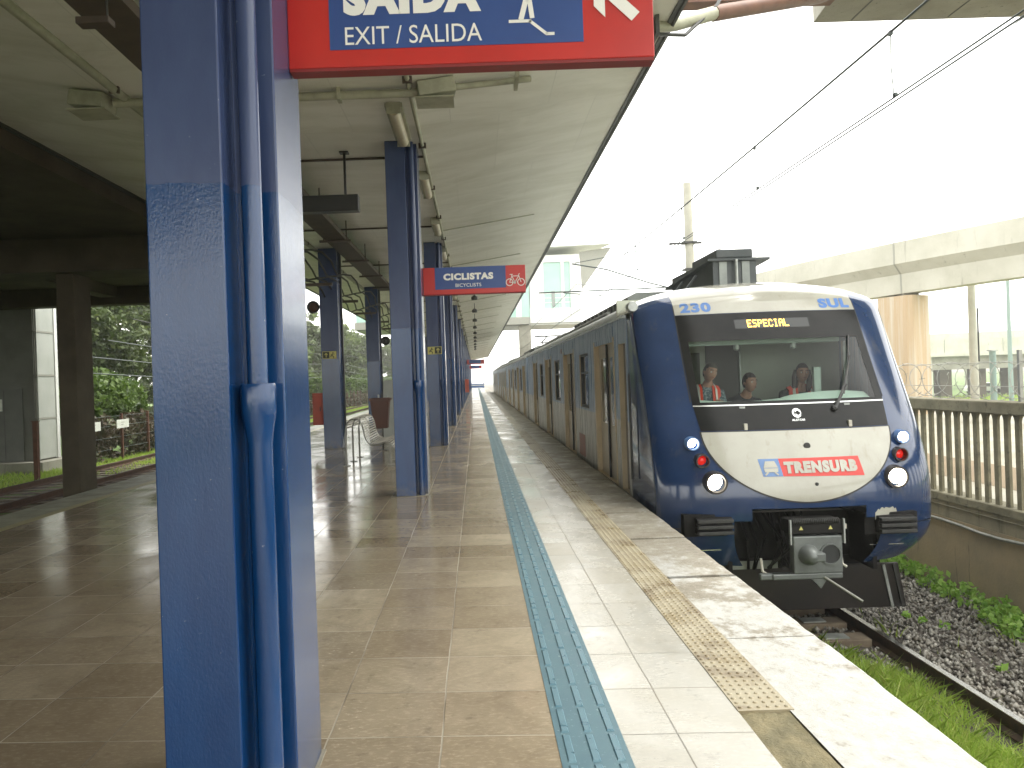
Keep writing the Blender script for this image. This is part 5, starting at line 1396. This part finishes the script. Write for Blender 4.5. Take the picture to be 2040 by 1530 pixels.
# ------------------------------------------------------------------ track, ballast, weeds
trR = track("rail_track", XC, -1.4, -22, 140, "railway track under the train with one polished rail in view", 'rail_side', 9.3, 13)
for y in np.arange(8.55, 13, .58):
    s_ = MB().box(3.58, 4.2, y, y + .26, -1.62, -1.475).build("sleeper", 'sleeper', trR, bevel=.01)
    MB().box(3.72, 3.98, y + .05, y + .21, -1.475, -1.462).build("tie_plate", 'plate', s_)
for y in np.arange(2, 16, .58):
    MB().box(4.36, 4.44, y + .06, y + .16, -1.56, -1.5).build("rail_clip", 'rail_rust', trR)
def tri_stones(n, xr, yr, z, s0, s1):
    r = np.random.default_rng(11); c = np.c_[r.uniform(*xr, n), r.uniform(*yr, n), z + r.uniform(-.02, .03, n)]
    base_ = np.array([[1, 0, 0], [-1, 0, 0], [0, 1, 0], [0, -1, 0], [0, 0, 1], [0, 0, -1]], float)
    fi = [(0, 2, 4), (2, 1, 4), (1, 3, 4), (3, 0, 4), (2, 0, 5), (1, 2, 5), (3, 1, 5), (0, 3, 5)]
    V = (base_[None] * r.uniform(s0, s1, (n, 1, 1)) * r.uniform(.55, 1.2, (n, 1, 3)) + r.normal(size=(n, 6, 3)) * s0 * .22)
    ang = r.uniform(0, 6.28, n); ca, sa = np.cos(ang), np.sin(ang)
    V = np.stack([V[..., 0] * ca[:, None] - V[..., 1] * sa[:, None], V[..., 0] * sa[:, None] + V[..., 1] * ca[:, None], V[..., 2]], -1) + c[:, None]
    me = bpy.data.meshes.new("ballast_stones"); fa = (np.array(fi)[None] + (np.arange(n) * 6)[:, None, None]).reshape(-1, 3)
    me.vertices.add(n * 6); me.vertices.foreach_set("co", V.astype(np.float32).ravel()); me.loops.add(len(fa) * 3); me.loops.foreach_set("vertex_index", fa.astype(np.int32).ravel())
    me.polygons.add(len(fa)); me.polygons.foreach_set("loop_start", np.arange(0, len(fa) * 3, 3, dtype=np.int32)); me.update(calc_edges=True); me.validate()
    return me
o = finish("ballast_stones", tri_stones(15000, (4.4, 6.3), (4.5, 18), -1.55, .018, .042), 'stone'); stuff(o, "grey crushed stone ballast beside the rail", "ballast")
o = finish("ballast_stones", tri_stones(2500, (2.1, 4.2), (7.5, 12), -1.55, .02, .045), 'stone'); stuff(o, "dark stones between the sleepers under the train nose", "ballast")
def blades(pts, h0, h1, w, lean):
    r = np.random.default_rng(31); n = len(pts); a = r.uniform(0, 6.28, n); h = r.uniform(h0, h1, n); wv = w * r.uniform(.6, 1.3, n)
    d = np.c_[np.cos(a), np.sin(a), np.zeros(n)]; ln = r.normal(size=(n, 2)) * lean * h[:, None]
    p = np.asarray(pts); tip = p + np.c_[ln, h]; mid = p + np.c_[ln * .35, h * .55]
    return np.stack([p - d * wv[:, None], p + d * wv[:, None], mid + d * wv[:, None] * .7, tip, mid - d * wv[:, None] * .7], 1).reshape(-1, 3)
r = np.random.default_rng(41)
def scatter(n, xr, yr, z, dens=None):
    p = np.c_[r.uniform(*xr, n), r.uniform(*yr, n), np.full(n, z)]
    if dens is not None: p = p[r.random(n) < dens(p[:, 0], p[:, 1])]
    return p
gd = lambda x, y: np.clip(1.3 - np.maximum(0, (x - 3.3) / .75) - np.maximum(0, (y - 8.0 + (x - 3) * .3) / .5) - .8 * ((np.sin(x * 5 + y * 3) > .75) & (x > 3.2)), 0, 1)
pg = scatter(75000, (2.2, 4.2), (3.6, 8.9), -1.57, gd); v1 = blades(pg, .1, .34, .0055, .4)
v1 = v1.reshape(-1, 5, 3); kx = np.clip(1.15 - (pg[:, 0] - 3.0) * .62, .35, 1)[:, None]; v1[:, :, 2] = -1.57 + (v1[:, :, 2] + 1.57) * kx; v1 = v1.reshape(-1, 3)
stuff(np_mesh("grass", v1, 5, 'grass'), "long green grass between the platform and the rail", "grass")
wd = lambda x, y: np.clip(np.where(x > 5.95, .9, .0) + np.where((np.sin(x * 3.1 + 1.2) + np.sin(y * 1.7 + x) > .85), .75, .02), 0, 1)
pw = scatter(3000, (4.75, 6.33), (5, 22), -1.52, wd); pw = np.c_[pw, r.uniform(.03, .09, len(pw))]; pw[:, 2] += r.uniform(0, .14, len(pw)) * (pw[:, 0] > 5.5)
o = np_mesh("weeds", leaf_cloud(pw, 9, .055), 4, 'weed'); stuff(o, "bright low weeds growing over the ballast and along the wall", "weeds")
v2 = blades(scatter(5000, (4.5, 6.33), (5, 20), -1.57, lambda x, y: wd(x, y) * .7), .05, .2, .006, .5)
stuff(np_mesh("grass", v2, 5, 'grass'), "thin grass among the ballast by the wall", "grass")
lg = scatter(70000, (-13.4, -10.05), (23, 80), -.97, lambda x, y: np.clip(1.0 - .006 * y - .9 * (np.abs(x + 9.965) < .2) - .9 * (np.abs(x + 11.6) < .2) - .7 * (y < 26), .03, 1))
lg = np.r_[lg, scatter(9000, (-19, -12.4), (19, 25.2), -.97, lambda x, y: np.clip(np.where(x > -13.4, .9, .45), 0, 1))]
stuff(np_mesh("grass", blades(lg, .06, .18, .014, .5), 5, 'grass'), "bright rough grass along the left track", "grass")
fg = scatter(12000, (24, 60), (36, 90), -1.6); fg[:, 2] = np.where(fg[:, 0] < 34, -.45 - 2.15 * (fg[:, 0] - 22) / 12, -2.6)
stuff(np_mesh("grass", blades(fg, .2, .6, .06, .4), 5, 'grass'), "green grass beyond the wall near the road overpass", "grass")

# ------------------------------------------------------------------ balustrade wall with razor wire
XW = 6.37
wall = thing("balustrade_wall", (XW, 10, -1.6), "stained concrete boundary wall with upright balusters, right of the train", "wall")
MB().box(XW, XW + .3, -10, 130, -1.7, -.62).build("lower_wall", 'wall_mud', wall)
MB().box(XW + .005, XW + .3, -10, 130, -.618, -.4).build("upper_wall", 'wall_base', wall)
MB().box(XW - .02, XW + .3, -10, 130, -.398, -.29).build("ledge", 'baluster', wall, bevel=.012)
mb = MB().box(XW - .03, XW + .27, -10, 130, .845, 1.0); mb.build("cap_rail", 'baluster', wall, bevel=.015)
for i in range(95):
    y = 6.2 + .2 * i
    MB().prism([(y - .041, -.29), (y + .041, -.29), (y + .041, .77), (y + .055, .81), (y + .082, .844), (y - .082, .844), (y - .055, .81), (y - .041, .77)], 'x', XW + .06, XW + .095).build("baluster", 'baluster', wall)
MB().box(XW + .05, XW + .17, 25.5, 130, -.29, .845).build("solid_panel", 'baluster', wall)
MB().tube([(XW - .03, y, -.64 + .035 * math.sin(y * 1.1) + .012 * math.sin(y * 3.7)) for y in np.arange(4, 40, .4)], .021, 8).build("cable_pipe", 'bench_leg', wall, smooth=60)
rz = thing("razor_wire", (XW + .12, 10, 1.0), "coiled razor wire along the top of the balustrade wall", "razor wire")
pts = []
for i in range(int(34 / .36 * 22)):
    a = 2 * math.pi * i / 22; y = 5 + .36 * i / 22; k = math.sin(i * .11) * .02
    pts.append((XW + .12 + (.24 + k) * math.sin(a), y, 1.25 + (.235 + k) * math.cos(a)))
MB().tube(pts, .0055, 4).build("coil", 'barbed', rz)
mb = MB()
for i in range(0, len(pts), 3):
    p = Vector(pts[i]); q = p + Vector((.03 * math.sin(i), .02, .03 * math.cos(i))); mb.tube([p - (q - p), q], .004, 3)
mb.build("barbs", 'barbed', rz)
for z in (1.18, 1.48): MB().tube([(XW + .12, 4, z), (XW + .12, 40, z)], .004, 4).build("line_wire", 'barbed', rz)
for y in np.arange(6.3, 39, 3.1): MB().box(XW + .1, XW + .14, y - .02, y + .02, .995, 1.62).build("stake", 'barbed', rz)

# ------------------------------------------------------------------ viaduct, road overpass, poles
def sweep(path, sec, closed_caps=True):
    """sweep a (side, z) section along a path of (x, y, z) points"""
    P3 = [Vector(p) for p in path]; n = len(sec); vs = []
    for i, p in enumerate(P3):
        t_ = (P3[min(i + 1, len(P3) - 1)] - P3[max(i - 1, 0)]); t_.z = 0; t_.normalize(); s_ = Vector((t_.y, -t_.x, 0))
        vs += [p + s_ * a + Vector((0, 0, b)) for a, b in sec]
    fs = [(i * n + j, i * n + (j + 1) % n, (i + 1) * n + (j + 1) % n, (i + 1) * n + j) for i in range(len(P3) - 1) for j in range(n)]
    fs += [tuple(range(n)), tuple(range((len(P3) - 1) * n, len(P3) * n))[::-1]]
    return vs, fs
def smooth_path(pts, n=8):
    out = []; P = [Vector(p) for p in pts]; P = [P[0] * 2 - P[1]] + P + [P[-1] * 2 - P[-2]]
    for i in range(1, len(P) - 2):
        for k in range(n):
            t_ = k / n; a, b, c, d = P[i - 1], P[i], P[i + 1], P[i + 2]
            out.append(.5 * ((2 * b) + (-a + c) * t_ + (2 * a - 5 * b + 4 * c - d) * t_ ** 2 + (-a + 3 * b - 3 * c + d) * t_ ** 3))
    return out + [P[-2]]
via = thing("viaduct", (17.0, 30.6, -.5), "pale concrete guideway viaduct curving past on a rust streaked pier", "viaduct")
pth = smooth_path([(31, 6, 4.55), (23.2, 19.5, 4.4), (19.2, 26.5, 4.33), (16.9, 30.6, 4.22), (14.9, 35.8, 4.15), (13.6, 42, 4.1), (13.0, 52, 4.1), (12.9, 70, 4.1), (12.9, 110, 4.1)])
sec = [(-.62, 0), (.62, 0), (.66, .75), (1.2, 1.12), (1.2, 1.95), (-1.2, 1.95), (-1.2, 1.12), (-.66, .75)]
sec = [(a * .62, b) for a, b in sec]
vs, fs = sweep(pth, sec); MB().add(vs, fs).build("guideway_beam", 'pale_concrete', via, smooth=30)
i0 = min(range(len(pth)), key=lambda i: abs(pth[i].y - 30.5))
for k, off in ((i0, 0),):
    a, b = pth[k], pth[k + 1]; d = (b - a).normalized()
    sj = [(x * 1.012, z) for x, z in sec]; vs, fs = sweep([a - d * .035, a + d * .035], sj); MB().add(vs, fs).build("expansion_joint", 'grey_under', via)
a, d = pth[i0], (pth[i0 + 1] - pth[i0]).normalized(); s_ = Vector((d.y, -d.x, 0))
def pier(c, w, l, z0, z1, name, m, par, ch=.16):
    mb = MB(); poly = []
    for u, v in ((-w, -l + ch), (-w + ch, -l), (w - ch, -l), (w, -l + ch), (w, l - ch), (w - ch, l), (-w + ch, l), (-w, l - ch)): q = c + s_ * u + d * v; poly.append((q.x, q.y))
    mb.prism(poly, 'z', z0, z1); return mb.build(name, m, par)
pier(a + d * .25, .62, .75, -.9, 4.12, "pier", 'stained_pier', via)
MB().box(a.x - .3, a.x + .3, a.y - .2, a.y + .4, 4.12, 4.22).build("bearing", 'concrete', via)
ov = thing("road_overpass", (60, 90, -2.6), "distant pale road overpass on short piers beyond the wall", "overpass")
MB().box(46, 150, 86, 86.5, 2.5, 4.0).build("parapet", 'pale_concrete', ov)
MB().box(46, 150, 85.7, 96, 2.15, 2.5).build("deck", 'pale_concrete', ov)
MB().box(50, 150, 86.4, 87.2, .7, 2.149).build("girder", 'concrete', ov); MB().box(50, 150, 93, 93.8, .7, 2.149).build("girder", 'concrete', ov)
MB().box(46, 50, 86.3, 95, -2.6, 2.149).build("abutment", 'pale_concrete', ov)
for x in (51.4, 55.2, 58.9, 63, 68):
    MB().box(x, x + 1.3, 87.3, 88.6, -2.6, .699).build("pier", 'dark_concrete', ov)
for x in np.arange(48, 110, 3.2): MB().box(x, x + .05, 85.96, 85.999, 2.55, 4.0).build("parapet_joint", 'grey_under', ov)
ov2 = thing("road_overpass", (70, 120, -2.6), "faint higher ramp behind the distant road overpass", "overpass")
MB().prism([(50, 4.6), (160, 5.8), (160, 7.0), (50, 5.6)], 'y', 118, 126).build("deck", 'pale_concrete', ov2)
for x in (56, 75, 95): MB().box(x, x + 2, 119, 121, -2.6, 4.6).build("pier", 'pale_concrete', ov2)
car_t = thing("parked_car", (62, 100, -2.6), "tiny white car parked under the distant road overpass", "car")
def little_car(x, y, z, t, m):
    MB().prism([(x - 2, z + .35), (x + 2, z + .35), (x + 2.05, z + .8), (x + 1.2, z + .95), (x + .6, z + 1.4), (x - 1.1, z + 1.4), (x - 1.8, z + .95), (x - 2.05, z + .85)], 'y', y, y + 1.7).build("body", m, t, bevel=.06)
    MB().prism([(x + 1.05, z + .96), (x + .58, z + 1.33), (x - 1.05, z + 1.33), (x - 1.55, z + .96)], 'y', y - .01, y + 1.71).build("side_glass", 'tr_glass', t)
    for u in (-1.25, 1.3):
        for yy in (y, y + 1.7): MB().lathe([(.0, -.09), (.32, -.09), (.32, .09), (0, .09)], (x + u, yy, z + .32), 'y', 16).build("wheel", 'rubber', t)
little_car(64.2, 99, -2.6, car_t, 'white_steel')
def pole(name, x, y, z0, z1, r0, r1, lab, m, cat="pole", group=None):
    t = thing(name, (x, y, z0), lab, cat, group); MB().tube([(x, y, z0), (x, y, z1)], [r0, r1], 12).build("shaft", m, t, smooth=60); return t
t = pole("utility_pole", 19.6, 31, -.6, 5.3, .16, .13, "pale concrete utility pole under the viaduct", 'pole'); MB().tube([(19.78, 30.95, 1.5), (19.78, 30.95, 3.6)], .03, 6).build("cable_guard", 'steel_dark', t)
t = pole("lamp_post", 47.5, 70, -2.6, 12, .2, .12, "thin green grey lamp post in front of the road overpass", 'lamp_pole', "lamp post"); MB().tube([(47.5, 70, 12), (46, 70, 12.6)], .07, 6).build("arm", 'lamp_pole', t); MB().box(45.2, 46.1, 69.85, 70.15, 12.5, 12.65).build("lantern", 'plate', t)
t = pole("fence_post", 21.0, 32, -.6, 1.9, .12, .12, "short pale green post beside the utility pole", 'lamp_pole', "post"); MB().box(20.86, 21.14, 31.86, 32.14, 1.9, 1.95).build("cap", 'plate', t)
# catenary mast with cantilever
mast = thing("catenary_mast", (5.72, 20.7, -1.6), "pale concrete catenary mast standing behind the train", "mast")
MB().tube([(5.75, 20.7, -1.6), (5.72, 20.7, 6.45)], [.15, .105], 14).build("shaft", 'pole', mast, smooth=60)
for z in (4.15, 4.85): MB().box(5.55, 5.9, 20.55, 20.85, z, z + .05).build("clamp", 'steel_dark', mast)
MB().bar((5.2, 20.7, 4.87), (6.05, 20.7, 4.87), .05).build("cross_arm", 'steel_dark', mast)
ca = MB().tube([(1.72, 20.5, 3.68), (4.56, 20.7, 3.72), (5.62, 20.7, 3.75)], .018, 8); ca.tube([(2.62, 20.6, 4.42), (3.5, 20.62, 4.25), (4.66, 20.7, 3.86), (5.6, 20.7, 3.6)], .019, 8)
ca.tube([(2.35, 20.5, 3.66), (3.6, 20.5, 3.52), (3.72, 20.5, 3.46)], .013, 6); ca.tube([(5.6, 20.7, 4.9), (2.7, 20.62, 4.44)], .012, 6)
ca.build("cantilever", 'wire', mast, smooth=50)
mb = MB()
for x, z in ((5.2, 3.735), (5.25, 3.69)): mb.lathe([(.03, 0), (.06, .03), (.03, .06), (.06, .09), (.03, .12), (.06, .15), (.03, .18)], (x, 20.7, z), 'x', 10)
mb.build("insulators", 'brown_steel', mast, smooth=50)
cat_ = thing("catenary_wires", (XC, 10, 4), "overhead contact and messenger wires running above the train", "overhead wires")
def wz(y): return 4.16 + .22 * ((y - 12) / 20) ** 2 if y < 25 else 4.53 - .1 * math.sin((y - 25) / 40 * math.pi)
ysw = list(np.arange(-2, 130, 2.0))
MB().tube([(XC - .02, y, wz(y)) for y in ysw], .0105, 6).build("messenger_wire", 'wire', cat_)
for dx, m in ((0.0, 'wire'), (.055, 'wire')): MB().tube([(XC + dx, y, 3.655 if y < 60 else 3.655) for y in ysw], .0068, 6).build("contact_wire", 'wire', cat_)
for y in (6.35, 9.45, 12.8, 16.5, 24, 28, 32):
    MB().tube([(XC - .01, y, 3.66), (XC - .015, y + .02, (wz(y) + 3.66) / 2), (XC - .02, y, wz(y))], .0045, 5).build("dropper", 'wire', cat_)
    MB().box(XC - .03, XC - .01, y - .02, y + .02, wz(y) - .028, wz(y) + .01).build("clamp", 'wire', cat_); MB().box(XC - .012, XC + .012, y - .018, y + .018, 3.655, 3.685).build("clamp", 'wire', cat_)
t = thing("feeder_wire", (5.55, 10, 5), "single thin feeder wire higher at the right", "overhead wires")
MB().tube([(5.6, y, 4.68 + .0012 * (y - 22) ** 2) for y in np.arange(-2, 21, 2)], .005, 5).build("wire", 'wire', t)

# overhead concrete slab and brown portal at top right
t = thing("overhead_slab", (8, 9, 6.5), "grey concrete slab crossing overhead at the top right", "slab")
mb = MB(); mb.prism([(4.82, 9.0), (5.08, 11.45), (16, 11.6), (16, 8.2), (4.7, 8.2)], 'z', 6.5, 7.3); mb.build("slab", 'concrete', t)
for x in (5.6, 7.0, 8.6): MB().box(x, x + .02, 8.25, 11.4, 6.494, 6.4995).build("joint", 'steel_dark', t)
t = thing("portal_beam", (1, 10.6, 6.4), "red brown steel portal beam above the canopy edge", "beam")
MB().box(-2, 5.0, 10.5, 10.75, 6.42, 6.68).build("beam", 'brown_steel', t)
MB().tube([(1.55, 7.75, 4.9), (2.2, 8.2, 5.12), (2.75, 8.6, 5.4)], .075, 10).build("strut", 'conduit', t, smooth=50)
MB().tube([(2.72, 8.58, 5.385), (4.55, 10.0, 6.2), (4.9, 10.4, 6.45)], .085, 10).build("strut", 'brown_steel', t, smooth=50)
MB().tube([(1.7, 7.8, 4.86), (2.3, 8.2, 5.0), (2.75, 8.55, 5.45), (3.1, 9.2, 6.0), (3.6, 10.0, 6.4)], .02, 6).build("cable", 'cable', t, smooth=50)
for x in (1.75, 1.9): MB().box(x, x + .04, 7.8, 8.05, 4.86, 5.16).build("clamp", 'fascia', t)

# glazed footbridge building beyond the train
fb = thing("footbridge_building", (4, 62, 5.4), "white footbridge building with green tinted glazing, above the train", "building")
yB = 60.0
MB().box(-9, 8.2, yB + .3, yB + 6, 5.45, 5.95).build("floor_slab", 'white_steel', fb)
MB().box(-9, 4.2, yB - .6, yB + .28, 5.5, 6.05).build("ledge_beam", 'grey_under', fb)
MB().box(3.4, 4.3, yB - .3, yB + .27, -1, 5.45).build("pillar", 'concrete', fb)
mb = MB(); mb.box(-9, 8.2, yB + .05, yB + .3, 10.2, 10.75)
for x in (-4.2, -1.2, 3.25): mb.box(x, x + .42, yB + .05, yB + .3, 6.05, 10.2)
mb.box(4.35, 5.42, yB + .05, yB + .3, 6.7, 10.2)
mb.box(7.45, 8.2, yB + .05, yB + .3, 6.7, 10.2); mb.box(4.3, 8.2, yB + .05, yB + .3, 5.6, 6.7); mb.build("white_frame", 'white_steel', fb)
MB().box(8.1, 8.2, yB + .31, yB + 6, 5.95, 10.7).build("end_wall", 'white_steel', fb); MB().box(-9, 8.0, yB + 5.8, yB + 6, 5.95, 10.7).build("rear_wall", 'white_steel', fb)
MB().box(6.75, 6.98, yB + .06, yB + .29, 6.7, 10.2).build("mullion", 'white_steel', fb)
MB().box(-9, 4.3, yB + .18, yB + .22, 6.05, 10.2).build("glazing", 'green_glass', fb); w_ = MB().box(5.42, 7.45, yB + .18, yB + .22, 6.7, 10.2).build("glazing", 'green_glass', fb)
for z in (7.1, 7.45, 7.8): MB().box(5.42, 7.44, yB + .15, yB + .17, z, z + .05).build("guard_rail", 'white_steel', fb)
MB().box(6.0, 6.25, yB + .12, yB + .175, 6.8, 8.0).build("inner_post", 'tr_unit', fb)
mb = MB(); mb.add([(-9, yB - .8, 11.0), (10.6, yB - .8, 11.3), (10.6, yB - .8, 11.45), (-9, yB - .8, 11.15), (-9, yB + 7, 11.0), (8.6, yB + 7, 11.3), (8.6, yB + 7, 11.45), (-9, yB + 7, 11.15)],
                  [(0, 1, 2, 3), (4, 7, 6, 5), (0, 4, 5, 1), (3, 2, 6, 7), (1, 5, 6, 2), (0, 3, 7, 4)]); mb.build("roof", 'white_steel', fb)
mb = MB(); mb.add([(8.2, yB, 10.9), (10.7, yB, 11.2), (8.3, yB, 8.0), (8.2, yB + .1, 10.9), (10.7, yB + .1, 11.2), (8.3, yB + .1, 8.0)], [(0, 1, 2), (5, 4, 3), (0, 3, 4, 1), (1, 4, 5, 2), (2, 5, 3, 0)]); mb.build("gable_awning", 'grey_under', fb)

# ------------------------------------------------------------------ thin mist, also standing in for glare that fades the distance
hz = MB().box(-420, 420, -320, 720, -4.2, 14.5).build("haze", None)
m = bpy.data.materials.new("mist_glare"); m.use_nodes = True
m.node_tree.nodes.clear(); pv = m.node_tree.nodes.new("ShaderNodeVolumePrincipled"); mo = m.node_tree.nodes.new("ShaderNodeOutputMaterial")
pv.inputs['Color'].default_value = (.97, .97, .93, 1); pv.inputs['Density'].default_value = .0013; pv.inputs['Anisotropy'].default_value = .3
m.node_tree.links.new(pv.outputs[0], mo.inputs['Volume']); hz.data.materials.append(m); stuff(hz, "thin pale mist, also standing in for glare", "mist")
